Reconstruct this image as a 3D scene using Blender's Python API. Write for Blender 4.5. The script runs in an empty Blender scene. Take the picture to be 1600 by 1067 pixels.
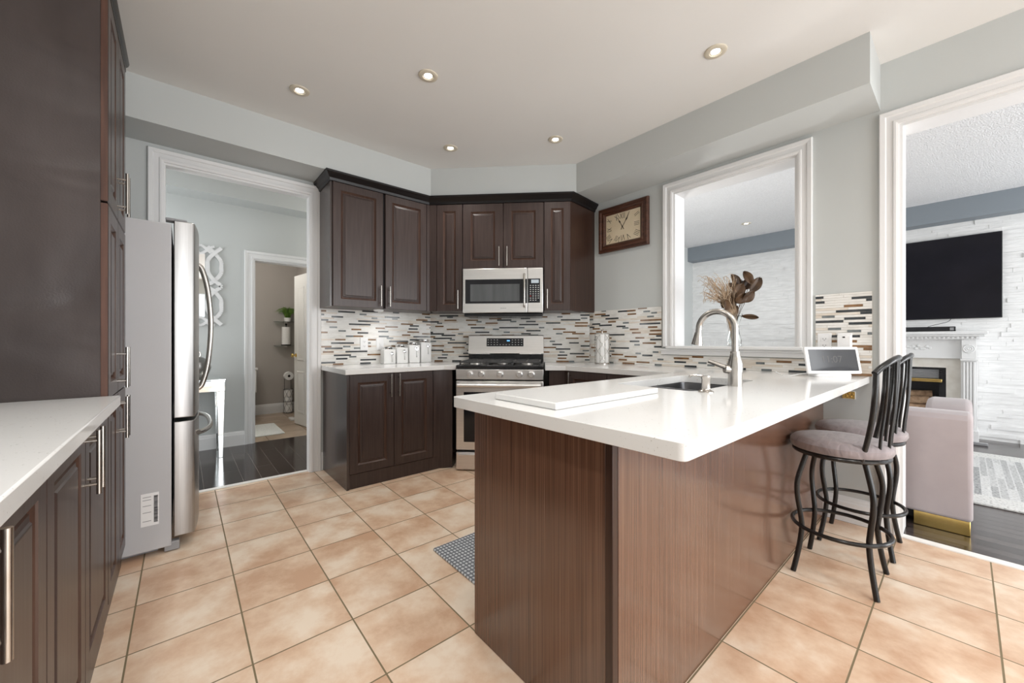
import bpy, bmesh, math, random
from mathutils import Vector, Matrix
R_ = math.radians
random.seed(7)
sc = bpy.context.scene
COL = sc.collection

# ------------------------------------------------------------------ camera, world, light, exposure
HEAD = 49.55
cd = bpy.data.cameras.new('camera'); cam = bpy.data.objects.new('camera', cd); COL.objects.link(cam)
cam.location = (0, 0, 1.13); cam.rotation_euler = (R_(90), 0, R_(HEAD - 90))
cd.sensor_width = 36; cd.lens = 603.86 / 1600 * 36; cd.clip_start = 0.02; cd.clip_end = 100
sc.camera = cam
w = bpy.data.worlds.new('world'); sc.world = w; w.use_nodes = True
bg = w.node_tree.nodes['Background']; bg.inputs[0].default_value = (0.93, 0.97, 1.0, 1); bg.inputs[1].default_value = 1.0
sc.view_settings.view_transform = 'Standard'; sc.view_settings.look = 'None'
sc.view_settings.exposure = 0.35; sc.view_settings.gamma = 1.0; sc.view_settings.use_curve_mapping = False
try:
    sc.cycles.max_bounces = 10; sc.cycles.diffuse_bounces = 6; sc.cycles.glossy_bounces = 5; sc.cycles.transmission_bounces = 8
    sc.cycles.sample_clamp_indirect = 8
except Exception: pass

def area(name, loc, rot, sx, sy, energy, col=(1, 1, 1)):
    l = bpy.data.lights.new(name, 'AREA'); l.shape = 'RECTANGLE'; l.size = sx; l.size_y = sy; l.energy = energy; l.color = col
    o = bpy.data.objects.new(name, l); COL.objects.link(o); o.location = loc; o.rotation_euler = [R_(a) for a in rot]
    return o
# daylight through the openings of the rooms (all behind or beside the camera, where the house has its windows)
area('daylight_patio_door', (1.75, -2.95, 1.25), (90, 0, 0), 2.4, 2.3, 78, (0.97, 0.985, 1.0))
area('daylight_living_window', (5.2, -3.9, 1.3), (108, 0, 0), 3.0, 2.2, 125, (0.97, 0.985, 1.0))
# added fill spots without fixtures, unseen above and behind the camera, to brighten the kitchen
for lx, ly in ((.30, .95), (1.15, .15), (-.35, .25), (.35, -.35), (1.35, -.75), (-.35, -1.0), (2.1, -.55), (-.45, 1.15)):
    l = bpy.data.lights.new('fill_spot_beam', 'SPOT'); l.energy = 24; l.spot_size = R_(130); l.spot_blend = .9; l.shadow_soft_size = .07; l.color = (1, .98, .95)
    o = bpy.data.objects.new('fill_spot_beam', l); COL.objects.link(o); o.location = (lx, ly, 2.765)
area('daylight_hall_door', (-1.65, 4.45, 1.4), (90, 0, -90), 1.1, 2.0, 22, (0.97, 0.985, 1.0))

# ------------------------------------------------------------------ materials
MATS = {}
def nodes(m): return m.node_tree.nodes, m.node_tree.links
def mat(name, col, rough=.5, metal=0., spec=.5, coat=0., emit=None, es=0., trans=0., ior=1.45):
    m = bpy.data.materials.new(name); m.use_nodes = True
    b = m.node_tree.nodes['Principled BSDF']
    b.inputs['Base Color'].default_value = (*col, 1); b.inputs['Roughness'].default_value = rough
    b.inputs['Metallic'].default_value = metal; b.inputs['Specular IOR Level'].default_value = spec
    b.inputs['Coat Weight'].default_value = coat; b.inputs['IOR'].default_value = ior
    b.inputs['Transmission Weight'].default_value = trans
    if emit: b.inputs['Emission Color'].default_value = (*emit, 1); b.inputs['Emission Strength'].default_value = es
    MATS[name] = m
    return m
def noise_col(m, cols, scale=(1, 1, 1), nscale=5., detail=4., pos=None, bump=0., rough=None, distort=0., bscale=None):
    """object-space noise -> colour ramp -> base colour, optional bump / roughness range"""
    n, l = nodes(m); b = n['Principled BSDF']
    tc = n.new('ShaderNodeTexCoord'); mp = n.new('ShaderNodeMapping'); mp.inputs['Scale'].default_value = scale
    l.new(tc.outputs['Object'], mp.inputs[0])
    t = n.new('ShaderNodeTexNoise'); t.inputs['Scale'].default_value = nscale; t.inputs['Detail'].default_value = detail
    t.inputs['Distortion'].default_value = distort
    l.new(mp.outputs[0], t.inputs['Vector'])
    r = n.new('ShaderNodeValToRGB'); e = r.color_ramp.elements
    pos = pos or [0.3 + .4 * i / (len(cols) - 1) for i in range(len(cols))]
    e[0].position = pos[0]; e[0].color = (*cols[0], 1); e[1].position = pos[-1]; e[1].color = (*cols[-1], 1)
    for p, c in list(zip(pos, cols))[1:-1]:
        x = e.new(p); x.color = (*c, 1)
    l.new(t.outputs['Fac'], r.inputs[0]); l.new(r.outputs[0], b.inputs['Base Color'])
    if bump:
        bp = n.new('ShaderNodeBump'); bp.inputs['Strength'].default_value = bump; bp.inputs['Distance'].default_value = .01
        src = t
        if bscale:
            src = n.new('ShaderNodeTexNoise'); src.inputs['Scale'].default_value = bscale; src.inputs['Detail'].default_value = 3
            l.new(tc.outputs['Object'], src.inputs['Vector'])
        l.new(src.outputs['Fac'], bp.inputs['Height']); l.new(bp.outputs[0], b.inputs['Normal'])
    if rough:
        mr = n.new('ShaderNodeMapRange'); mr.inputs['To Min'].default_value = rough[0]; mr.inputs['To Max'].default_value = rough[1]
        l.new(t.outputs['Fac'], mr.inputs['Value']); l.new(mr.outputs[0], b.inputs['Roughness'])
    return m

wallp = noise_col(mat('wall_paint', (.5, .52, .52), .55), [(.525, .545, .538), (.55, .57, .562)], nscale=1.5, bump=.02, bscale=220)
ceilp = noise_col(mat('ceiling_paint', (.75, .73, .70), .6), [(.78, .77, .75), (.81, .80, .78)], nscale=1.2)
popc = noise_col(mat('popcorn_ceiling', (.8, .8, .8), .9), [(.76, .76, .77), (.84, .84, .85)], nscale=60, detail=3, bump=.9, bscale=90)
bluew = noise_col(mat('bulkhead_paint', (.2, .25, .3), .6), [(.225, .255, .285), (.24, .27, .30)], nscale=1.3)
taupe = noise_col(mat('powder_paint', (.4, .37, .34), .6), [(.42, .39, .36), (.45, .42, .39)], nscale=1.3)
white = noise_col(mat('white_trim', (.86, .86, .86), .35), [(.765, .765, .765), (.775, .775, .775)], nscale=2)
doorw = noise_col(mat('door_white', (.82, .82, .8), .4), [(.80, .80, .78), (.83, .83, .81)], nscale=2)
wood = noise_col(mat('espresso_wood', (.04, .02, .015), .33, spec=.55), [(.038, .024, .021), (.048, .031, .027), (.060, .040, .035)],
                 scale=(14, 14, .7), nscale=5, detail=6, bump=.02, rough=(.26, .38))
woodside = noise_col(mat('espresso_edge', (.1, .04, .025), .4), [(.06, .026, .017), (.11, .05, .033)], scale=(14, 14, .8), nscale=5)
peel = noise_col(mat('espresso_side_panel', (.05, .04, .036), .38, spec=.5), [(.038, .028, .026), (.062, .048, .045)],
                 scale=(3, 3, 1), nscale=2.2, detail=6, rough=(.3, .45))
def peel_bump():
    n, l = nodes(peel); b = n['Principled BSDF']; tc = n.new('ShaderNodeTexCoord'); mp = n.new('ShaderNodeMapping')
    mp.inputs['Scale'].default_value = (3.0, 3.0, 6.0); l.new(tc.outputs['Object'], mp.inputs[0])
    t = n.new('ShaderNodeTexNoise'); t.inputs['Scale'].default_value = .55; t.inputs['Detail'].default_value = 1.5; t.inputs['Distortion'].default_value = .8
    l.new(mp.outputs[0], t.inputs['Vector'])
    bp = n.new('ShaderNodeBump'); bp.inputs['Strength'].default_value = .6; bp.inputs['Distance'].default_value = .05
    l.new(t.outputs['Fac'], bp.inputs['Height'])
    t2 = n.new('ShaderNodeTexNoise'); t2.inputs['Scale'].default_value = 160; t2.inputs['Detail'].default_value = 3
    l.new(tc.outputs['Object'], t2.inputs['Vector'])
    b2 = n.new('ShaderNodeBump'); b2.inputs['Strength'].default_value = .12; b2.inputs['Distance'].default_value = .004
    l.new(t2.outputs['Fac'], b2.inputs['Height']); l.new(bp.outputs[0], b2.inputs['Normal']); l.new(b2.outputs[0], b.inputs['Normal'])
peel_bump()
lam = noise_col(mat('striped_walnut_laminate', (.12, .05, .03), .32, spec=.7), [(.062, .029, .018), (.125, .061, .037), (.19, .102, .066)],
                scale=(48, 48, .3), nscale=6, detail=8, pos=[.3, .5, .74], rough=(.20, .30))
lam.node_tree.nodes['Principled BSDF'].inputs['Coat Weight'].default_value = .35; lam.node_tree.nodes['Principled BSDF'].inputs['Coat Roughness'].default_value = .12
endp = noise_col(mat('espresso_end_panel', (.05, .02, .014), .35), [(.022, .010, .007), (.055, .026, .017)], scale=(30, 30, .5), nscale=6, detail=6)
groovem = noise_col(mat('espresso_groove', (.07, .035, .025), .32), [(.05, .025, .018), (.09, .05, .036)], scale=(12, 12, 1), nscale=5)
crownm = mat('crown_black_brown', (.010, .008, .008), .28, spec=.3)
sidep = noise_col(mat('espresso_gloss_side', (.05, .035, .03), .24, spec=.9), [(.038, .026, .023), (.056, .04, .036)], scale=(20, 20, .6), nscale=5, rough=(.2, .28))
quartz = mat('white_quartz', (.82, .82, .81), .12)
def quartz_nodes(m):
    n, l = nodes(m); b = n['Principled BSDF']; tc = n.new('ShaderNodeTexCoord')
    v = n.new('ShaderNodeTexNoise'); v.inputs['Scale'].default_value = 140; v.inputs['Detail'].default_value = 2
    v2 = n.new('ShaderNodeTexNoise'); v2.inputs['Scale'].default_value = 6; v2.inputs['Detail'].default_value = 3
    l.new(tc.outputs['Object'], v.inputs['Vector']); l.new(tc.outputs['Object'], v2.inputs['Vector'])
    a = n.new('ShaderNodeMath'); a.operation = 'MULTIPLY_ADD'; a.inputs[1].default_value = .25
    l.new(v2.outputs['Fac'], a.inputs[0]); l.new(v.outputs['Fac'], a.inputs[2])
    r = n.new('ShaderNodeValToRGB'); e = r.color_ramp.elements
    e[0].position = .36; e[0].color = (.45, .43, .40, 1); e[1].position = .44; e[1].color = (.765, .765, .757, 1)
    l.new(a.outputs[0], r.inputs[0]); l.new(r.outputs[0], b.inputs['Base Color'])
quartz_nodes(quartz)
steel = noise_col(mat('brushed_steel', (.6, .58, .56), .3, metal=1), [(.70, .69, .68), (.80, .79, .78)], scale=(.6, .6, 60), nscale=6, rough=(.28, .42))
steelv = noise_col(mat('brushed_steel_door', (.6, .58, .56), .3, metal=1), [(.40, .392, .385), (.47, .462, .455)], scale=(1, 60, .6), nscale=6, rough=(.28, .4))
nickel = noise_col(mat('brushed_nickel', (.66, .62, .57), .25, metal=1), [(.50, .475, .44), (.56, .53, .50)], nscale=30, rough=(.2, .3))
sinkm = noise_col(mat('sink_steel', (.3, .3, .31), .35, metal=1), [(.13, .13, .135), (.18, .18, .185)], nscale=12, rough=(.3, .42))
pewter = noise_col(mat('pewter', (.3, .29, .28), .3, metal=1), [(.26, .25, .24), (.34, .33, .32)], nscale=6)
chrome = noise_col(mat('chrome', (.8, .8, .8), .08, metal=1), [(.78, .78, .78), (.84, .84, .84)], nscale=4)
mirror = noise_col(mat('mirror_glass', (.9, .92, .92), .02, metal=1), [(.88, .91, .91), (.92, .94, .94)], nscale=2)
brass = noise_col(mat('polished_brass', (.8, .58, .2), .18, metal=1), [(.72, .50, .15), (.85, .64, .25)], nscale=8)
fridgeside = noise_col(mat('fridge_grey_side', (.5, .5, .52), .45), [(.50, .50, .515), (.53, .53, .545)], nscale=1.5, bump=.05, bscale=300)
black = noise_col(mat('black_enamel', (.012, .012, .013), .22), [(.010, .010, .011), (.02, .02, .022)], nscale=10)
iron = noise_col(mat('cast_iron', (.02, .02, .02), .5), [(.04, .04, .04), (.08, .08, .08)], nscale=80, bump=.1)
blackglass = noise_col(mat('black_glass', (.01, .01, .012), .06, spec=.4), [(.008, .008, .010), (.014, .014, .017)], nscale=3)
tvm = noise_col(mat('television_screen', (.008, .007, .011), .12, spec=.25), [(.006, .0055, .009), (.010, .009, .014)], nscale=3)
mwglass = noise_col(mat('microwave_window', (.08, .085, .09), .08, spec=.7), [(.055, .06, .062), (.09, .095, .1)], scale=(10, 1, 1), nscale=1.4)
lcd = mat('lcd_panel', (.25, .28, .3), .3, emit=(.55, .62, .68), es=.35)
lcdblue = mat('lcd_blue', (.1, .3, .6), .3, emit=(.15, .45, .9), es=1.2)
keym = mat('key_print', (.55, .55, .55), .5)
redm = mat('red_key', (.6, .06, .05), .5)
ceram = noise_col(mat('white_ceramic', (.86, .86, .85), .15), [(.84, .84, .83), (.88, .88, .87)], nscale=3)
plast = noise_col(mat('white_plastic', (.85, .85, .85), .35), [(.84, .84, .84), (.87, .87, .87)], nscale=3)
paper = noise_col(mat('paper_roll', (.87, .87, .86), .85), [(.84, .84, .83), (.89, .89, .88)], nscale=40, bump=.15)
screen = noise_col(mat('dark_screen', (.07, .072, .078), .12), [(.065, .067, .073), (.075, .077, .083)], nscale=2)
digit = mat('screen_digit', (.088, .086, .086), .25, emit=(.5, .48, .47), es=.012)
velvet = noise_col(mat('lilac_velvet', (.3, .25, .26), .7), [(.19, .16, .165), (.30, .255, .26)], scale=(1, 2.4, 1), nscale=9, detail=3, distort=1.5, bump=.35)
velvet.node_tree.nodes['Principled BSDF'].inputs['Sheen Weight'].default_value = .3
sofam = noise_col(mat('blush_velvet', (.5, .44, .44), .75), [(.34, .295, .30), (.39, .34, .345)], nscale=5, bump=.05)
sofam.node_tree.nodes['Principled BSDF'].inputs['Sheen Weight'].default_value = .25
stoolm = noise_col(mat('black_metal_tube', (.01, .01, .01), .24), [(.007, .007, .007), (.013, .012, .012)], nscale=40)
clockw = noise_col(mat('mahogany_frame', (.12, .045, .025), .3), [(.045, .018, .011), (.115, .047, .028)], scale=(1, 8, 8), nscale=6)
clockd = noise_col(mat('clock_dial', (.72, .60, .42), .25), [(.66, .55, .38), (.74, .63, .46)], nscale=6)
inkm = mat('black_ink', (.03, .025, .02), .5)
glassm = mat('clear_glass', (.97, .99, .98), .02, trans=1.0, ior=1.45)
shelfg = mat('green_edge_glass', (.72, .85, .80), .03, trans=.95, ior=1.45)
leafd = noise_col(mat('dried_leaf', (.16, .07, .025), .5), [(.028, .013, .006), (.105, .052, .018)], nscale=14)
straw = noise_col(mat('dried_straw', (.5, .37, .22), .8), [(.30, .20, .12), (.56, .43, .30)], nscale=30)
grassm = noise_col(mat('plant_green', (.08, .2, .03), .5), [(.05, .15, .02), (.2, .33, .06)], nscale=20)
stonew = noise_col(mat('white_ledger_stone', (.8, .8, .79), .75), [(.77, .77, .765), (.88, .88, .875)], scale=(1, 1, 5), nscale=7, detail=8, bump=.35)
cream = noise_col(mat('cream_marble', (.7, .66, .6), .2), [(.68, .64, .58), (.78, .75, .70)], nscale=12)
logm = noise_col(mat('fire_log', (.35, .22, .13), .9), [(.2, .12, .07), (.5, .34, .22)], nscale=18, bump=.4)
matg = mat('woven_mat', (.3, .32, .34), .9)
bathm = noise_col(mat('bath_mat_fabric', (.75, .77, .75), .95), [(.68, .71, .69), (.82, .84, .82)], nscale=50, bump=.4)
threshm = noise_col(mat('threshold_stone', (.8, .78, .74), .4), [(.76, .74, .70), (.84, .82, .79)], nscale=10)
lampm = mat('lamp_bulb', (1, 1, 1), .3, emit=(1, .97, .92), es=9)
potring = noise_col(mat('pot_light_trim', (.62, .56, .45), .4), [(.60, .54, .43), (.66, .60, .49)], nscale=10)
grey = noise_col(mat('grey_plastic', (.3, .3, .31), .4), [(.28, .28, .29), (.33, .33, .34)], nscale=5)
slab = mat('dark_gap', (.006, .005, .005), .8)
# mosaic tiles
tw = noise_col(mat('tile_white_marble', (.78, .76, .71), .15), [(.66, .64, .60), (.80, .785, .75), (.86, .85, .83)], scale=(1, 1, 3), nscale=9, detail=5)
tc_ = noise_col(mat('tile_cream', (.74, .68, .60), .18), [(.66, .58, .49), (.80, .75, .68)], scale=(1, 1, 4), nscale=12)
td = noise_col(mat('tile_charcoal_glass', (.05, .055, .06), .1), [(.035, .04, .045), (.075, .08, .085)], nscale=15)
tg = noise_col(mat('tile_slate_glass', (.17, .19, .20), .1), [(.12, .14, .15), (.24, .26, .26)], nscale=15)
tb = noise_col(mat('tile_bronze_glass', (.22, .115, .05), .12), [(.16, .08, .035), (.30, .17, .085)], nscale=15)
tgr = mat('tile_grout', (.62, .59, .54), .8)

def tile_floor(name, t, ox, oy, cols, grout, mortar=.003, rough=.3, nscale=3.5):
    m = mat(name, cols[0], rough); n, l = nodes(m); b = n['Principled BSDF']
    tc = n.new('ShaderNodeTexCoord'); mp = n.new('ShaderNodeMapping'); mp.inputs['Location'].default_value = (-ox + 40 * t, -oy + 40 * t, 0)
    l.new(tc.outputs['Object'], mp.inputs[0])
    br = n.new('ShaderNodeTexBrick'); br.offset = 0; br.squash = 1
    for k, v in (('Scale', 1), ('Mortar Size', mortar), ('Mortar Smooth', .1), ('Bias', 0), ('Brick Width', t), ('Row Height', t)): br.inputs[k].default_value = v
    br.inputs['Color1'].default_value = (.35, .35, .35, 1); br.inputs['Color2'].default_value = (.65, .65, .65, 1); br.inputs['Mortar'].default_value = (.5, .5, .5, 1)
    l.new(mp.outputs[0], br.inputs['Vector'])
    nz = n.new('ShaderNodeTexNoise'); nz.inputs['Scale'].default_value = nscale; nz.inputs['Detail'].default_value = 7; nz.inputs['Roughness'].default_value = .62
    nz.noise_dimensions = '4D'
    bw = n.new('ShaderNodeMath'); bw.operation = 'MULTIPLY'; bw.inputs[1].default_value = 30
    l.new(br.outputs['Color'], bw.inputs[0]); l.new(bw.outputs[0], nz.inputs['W']); l.new(mp.outputs[0], nz.inputs['Vector'])
    r = n.new('ShaderNodeValToRGB'); e = r.color_ramp.elements
    e[0].position = .385; e[0].color = (*cols[0], 1); e[1].position = .62; e[1].color = (*cols[2], 1); x = e.new(.5); x.color = (*cols[1], 1)
    l.new(nz.outputs['Fac'], r.inputs[0])
    mx = n.new('ShaderNodeMix'); mx.data_type = 'RGBA'; l.new(br.outputs['Fac'], mx.inputs[0]); l.new(r.outputs[0], mx.inputs[6]); mx.inputs[7].default_value = (*grout, 1)
    l.new(mx.outputs[2], b.inputs['Base Color'])
    mr = n.new('ShaderNodeMapRange'); mr.inputs['To Min'].default_value = rough; mr.inputs['To Max'].default_value = .9; l.new(br.outputs['Fac'], mr.inputs[0]); l.new(mr.outputs[0], b.inputs['Roughness'])
    bp = n.new('ShaderNodeBump'); bp.invert = True; bp.inputs['Strength'].default_value = .5; bp.inputs['Distance'].default_value = .002
    l.new(br.outputs['Fac'], bp.inputs['Height']); l.new(bp.outputs[0], b.inputs['Normal'])
    return m
tilem = tile_floor('beige_floor_tile', .3403, -.1527, 1.9574, [(.57, .36, .235), (.70, .51, .365), (.81, .68, .545)], (.20, .155, .09))
tilep = tile_floor('powder_floor_tile', .45, .3, .1, [(.36, .27, .19), (.44, .34, .25), (.5, .40, .31)], (.2, .15, .1))
def plank_floor(name, wid, ln, c1, c2, gap, rough=.12, rot=90, mortar=.0026):
    m = mat(name, c1, rough); n, l = nodes(m); b = n['Principled BSDF']
    tc = n.new('ShaderNodeTexCoord'); mp = n.new('ShaderNodeMapping'); mp.inputs['Rotation'].default_value = (0, 0, R_(rot)); mp.inputs['Location'].default_value = (20, 20, 0)
    l.new(tc.outputs['Object'], mp.inputs[0])
    br = n.new('ShaderNodeTexBrick'); br.offset = .37
    for k, v in (('Scale', 1), ('Mortar Size', mortar), ('Mortar Smooth', .1), ('Bias', 0), ('Brick Width', ln), ('Row Height', wid)): br.inputs[k].default_value = v
    br.inputs['Color1'].default_value = (*c1, 1); br.inputs['Color2'].default_value = (*c2, 1); br.inputs['Mortar'].default_value = (*gap, 1)
    l.new(mp.outputs[0], br.inputs['Vector']); l.new(br.outputs['Color'], b.inputs['Base Color'])
    return m
plank = plank_floor('dark_plank_floor', .125, .9, (.016, .010, .009), (.036, .024, .020), (.15, .13, .115), .12, mortar=.0018)
plankl = plank_floor('living_plank_floor', .085, .8, (.030, .021, .019), (.075, .060, .057), (.003, .003, .003), .2, mortar=.0045); plankl.node_tree.nodes['Principled BSDF'].inputs['Specular IOR Level'].default_value = 1.0
def mat_weave():
    n, l = nodes(matg); b = n['Principled BSDF']; tc = n.new('ShaderNodeTexCoord')
    ws = []
    for d, s in (('X', 16), ('Y', 13)):
        q = n.new('ShaderNodeTexWave'); q.bands_direction = d; q.inputs['Scale'].default_value = s; q.inputs['Distortion'].default_value = 1.0; q.inputs['Detail Scale'].default_value = 3
        l.new(tc.outputs['Object'], q.inputs['Vector']); ws.append(q)
    mu = n.new('ShaderNodeMath'); mu.operation = 'MULTIPLY'; l.new(ws[0].outputs['Fac'], mu.inputs[0]); l.new(ws[1].outputs['Fac'], mu.inputs[1])
    r = n.new('ShaderNodeValToRGB'); e = r.color_ramp.elements; e[0].position = .1; e[0].color = (.16, .17, .19, 1); e[1].position = .55; e[1].color = (.62, .64, .66, 1)
    l.new(mu.outputs[0], r.inputs[0]); l.new(r.outputs[0], b.inputs['Base Color'])
mat_weave()
rugm = mat('striped_rug', (.5, .5, .5), .95)
def rug_nodes():
    n, l = nodes(rugm); b = n['Principled BSDF']; tc = n.new('ShaderNodeTexCoord')
    mp = n.new('ShaderNodeMapping'); mp.inputs['Rotation'].default_value = (0, 0, 0); mp.inputs['Location'].default_value = (10, 10, 0); l.new(tc.outputs['Object'], mp.inputs[0])
    br = n.new('ShaderNodeTexBrick'); br.offset = .5
    for k, v in (('Scale', 1), ('Mortar Size', .004), ('Bias', 0), ('Brick Width', .62), ('Row Height', .042)): br.inputs[k].default_value = v
    br.inputs['Color1'].default_value = (.20, .21, .22, 1); br.inputs['Color2'].default_value = (.80, .80, .79, 1); br.inputs['Mortar'].default_value = (.7, .7, .7, 1)
    l.new(mp.outputs[0], br.inputs['Vector'])
    nz = n.new('ShaderNodeTexNoise'); nz.inputs['Scale'].default_value = 70; nz.inputs['Detail'].default_value = 3; l.new(tc.outputs['Object'], nz.inputs['Vector'])
    r = n.new('ShaderNodeValToRGB'); e = r.color_ramp.elements; e[0].position = .38; e[0].color = (.22, .22, .22, 1); e[1].position = .58; e[1].color = (.78, .78, .77, 1)
    l.new(nz.outputs['Fac'], r.inputs[0])
    mx = n.new('ShaderNodeMix'); mx.data_type = 'RGBA'; mx.inputs[0].default_value = .35; l.new(br.outputs['Color'], mx.inputs[6]); l.new(r.outputs[0], mx.inputs[7])
    # plain speckled border near the kitchen side
    sx = n.new('ShaderNodeSeparateXYZ'); l.new(tc.outputs['Object'], sx.inputs[0])
    ab = n.new('ShaderNodeMath'); ab.operation = 'ABSOLUTE'; l.new(sx.outputs[0], ab.inputs[0])
    gt = n.new('ShaderNodeMath'); gt.operation = 'GREATER_THAN'; gt.inputs[1].default_value = .72; l.new(ab.outputs[0], gt.inputs[0])
    r2 = n.new('ShaderNodeValToRGB'); e = r2.color_ramp.elements; e[0].position = .3; e[0].color = (.42, .42, .41, 1); e[1].position = .5; e[1].color = (.74, .74, .72, 1)
    l.new(nz.outputs['Fac'], r2.inputs[0])
    m2 = n.new('ShaderNodeMix'); m2.data_type = 'RGBA'; l.new(gt.outputs[0], m2.inputs[0]); l.new(mx.outputs[2], m2.inputs[6]); l.new(r2.outputs[0], m2.inputs[7])
    l.new(m2.outputs[2], b.inputs['Base Color'])
    bp = n.new('ShaderNodeBump'); bp.inputs['Strength'].default_value = .6; bp.inputs['Distance'].default_value = .008; l.new(nz.outputs['Fac'], bp.inputs['Height']); l.new(bp.outputs[0], b.inputs['Normal'])
rug_nodes()

# ------------------------------------------------------------------ mesh helpers
class MB:
    def __init__(s): s.b = bmesh.new(); s.mi = 0
    def _f(s, vs):
        try: f = s.b.faces.new(vs)
        except ValueError: return None
        f.material_index = s.mi; return f
    def box(s, x0, x1, y0, y1, z0, z1, M=None):
        v = [s.b.verts.new((x, y, z)) for z in (z0, z1) for y in (y0, y1) for x in (x0, x1)]
        for q in ((0, 2, 3, 1), (4, 5, 7, 6), (0, 1, 5, 4), (2, 6, 7, 3), (0, 4, 6, 2), (1, 3, 7, 5)): s._f([v[i] for i in q])
        if M is not None:
            for a in v: a.co = M @ a.co
        return s
    def prism(s, pts, z0, z1, M=None):
        n = len(pts); a = [s.b.verts.new((x, y, z0)) for x, y in pts]; c = [s.b.verts.new((x, y, z1)) for x, y in pts]
        s._f(a[::-1]); s._f(c)
        for i in range(n): s._f([a[i], a[(i + 1) % n], c[(i + 1) % n], c[i]])
        if M is not None:
            for q in a + c: q.co = M @ q.co
        return s
    def holed(s, outer, holes, z0, z1):
        for z in (z0, z1):
            loops = []; eds = []
            for lp in [outer] + holes:
                v = [s.b.verts.new((x, y, z)) for x, y in lp]; loops.append(v)
                eds += [s.b.edges.new((v[i], v[(i + 1) % len(v)])) for i in range(len(v))]
            g = bmesh.ops.triangle_fill(s.b, use_beauty=True, use_dissolve=False, edges=eds)
            if z == z0: lo = loops
            else: hi = loops
        for a, c in zip(lo, hi):
            n = len(a)
            for i in range(n): s._f([a[i], a[(i + 1) % n], c[(i + 1) % n], c[i]])
        return s
    def tube(s, pts, r, n=10, closed=False):
        pts = [Vector(p) for p in pts]; N = len(pts); rr = r if isinstance(r, (list, tuple)) else [r] * N
        rings = []; up = None
        for i, p in enumerate(pts):
            if closed: t = (pts[(i + 1) % N] - pts[i - 1])
            else: t = pts[min(i + 1, N - 1)] - pts[max(i - 1, 0)]
            t = t.normalized() if t.length > 1e-9 else Vector((0, 0, 1))
            if up is None:
                up = Vector((0, 0, 1)) if abs(t.z) < .9 else Vector((1, 0, 0))
            a = up - t * up.dot(t)
            if a.length < 1e-6: a = t.orthogonal()
            a.normalize(); up = a; b = t.cross(a)
            rings.append([s.b.verts.new(p + (a * math.cos(k * 2 * math.pi / n) + b * math.sin(k * 2 * math.pi / n)) * rr[i]) for k in range(n)])
        for i in range(N if closed else N - 1):
            A, B = rings[i], rings[(i + 1) % N]
            off = 0
            if closed and i == N - 1:
                off = min(range(n), key=lambda o: sum((A[k].co - B[(k + o) % n].co).length for k in range(n)))
            for k in range(n): s._f([A[k], A[(k + 1) % n], B[(k + 1 + off) % n], B[(k + off) % n]])
        if not closed: s._f(rings[0][::-1]); s._f(rings[-1])
        return s
    def cyl(s, p0, p1, r, n=20, r2=None): return s.tube([p0, p1], [r, r if r2 is None else r2], n)
    def lathe(s, prof, c=(0, 0, 0), n=32, M=None):
        c = Vector(c); rings = []; allv = []
        for r, z in prof:
            if r < 1e-6: q = [s.b.verts.new(c + Vector((0, 0, z)))]
            else: q = [s.b.verts.new(c + Vector((r * math.cos(k * 2 * math.pi / n), r * math.sin(k * 2 * math.pi / n), z))) for k in range(n)]
            rings.append(q); allv += q
        for A, B in zip(rings, rings[1:]):
            for k in range(n):
                a, b = A[k % len(A)], A[(k + 1) % len(A)]; c2, d = B[(k + 1) % len(B)], B[k % len(B)]
                vs = []
                for q in (a, b, c2, d):
                    if q not in vs: vs.append(q)
                if len(vs) > 2: s._f(vs)
        if M is not None:
            for v in allv: v.co = M @ v.co
        return s
    def loops(s, ls, cap0=True, cap1=True):
        """skin a list of equal-length closed loops of 3D points"""
        rs = [[s.b.verts.new(p) for p in q] for q in ls]
        n = len(rs[0])
        for A, B in zip(rs, rs[1:]):
            for k in range(n): s._f([A[k], A[(k + 1) % n], B[(k + 1) % n], B[k]])
        if cap0: s._f(rs[0][::-1])
        if cap1: s._f(rs[-1])
        return s
    def panel_door(s, x0, x1, z0, z1, y, th=.02, fr=.062, groove=.034):
        """raised-panel door: front faces -y, front plane at y, back at y+th"""
        def lp(i, yy): return [(x0 + i, yy, z0 + i), (x1 - i, yy, z0 + i), (x1 - i, yy, z1 - i), (x0 + i, yy, z1 - i)]
        fr = min(fr, (x1 - x0) * .26); g = min(groove, (x1 - x0) * .14)
        L = [lp(0, y + th), lp(0, y + .003), lp(.003, y), lp(fr, y), lp(fr + .002, y + .004), lp(fr + .013, y + .014), lp(fr + .017, y + .014), lp(fr + .020, y + .0075),
             lp(fr + g * .9, y + .0055), lp(fr + g, y + .0015), lp(fr + g + .003, y + .001)]
        s.loops(L[:4], cap1=False); s.mi = 1; s.loops(L[3:8], False, False); s.mi = 0; s.loops(L[7:], cap0=False)
        bmesh.ops.remove_doubles(s.b, verts=s.b.verts, dist=1e-5); return s
    def sweep(s, path, prof, z=0, closed=False):
        """mitred sweep of profile [(out, dz)] along a 2D path; 'out' is to the right of travel"""
        P = [Vector(p) for p in path]; N = len(P); rings = []
        for i in range(N):
            d0 = (P[i] - P[i - 1]).normalized() if (i > 0 or closed) else None
            d1 = (P[(i + 1) % N] - P[i]).normalized() if (i < N - 1 or closed) else None
            d0 = d0 or d1; d1 = d1 or d0
            n0 = Vector((d0.y, -d0.x)); n1 = Vector((d1.y, -d1.x)); m = (n0 + n1).normalized(); m = m / max(.2, m.dot(n0))
            rings.append([s.b.verts.new((P[i].x + m.x * o, P[i].y + m.y * o, z + dz)) for o, dz in prof])
        n = len(prof)
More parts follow.
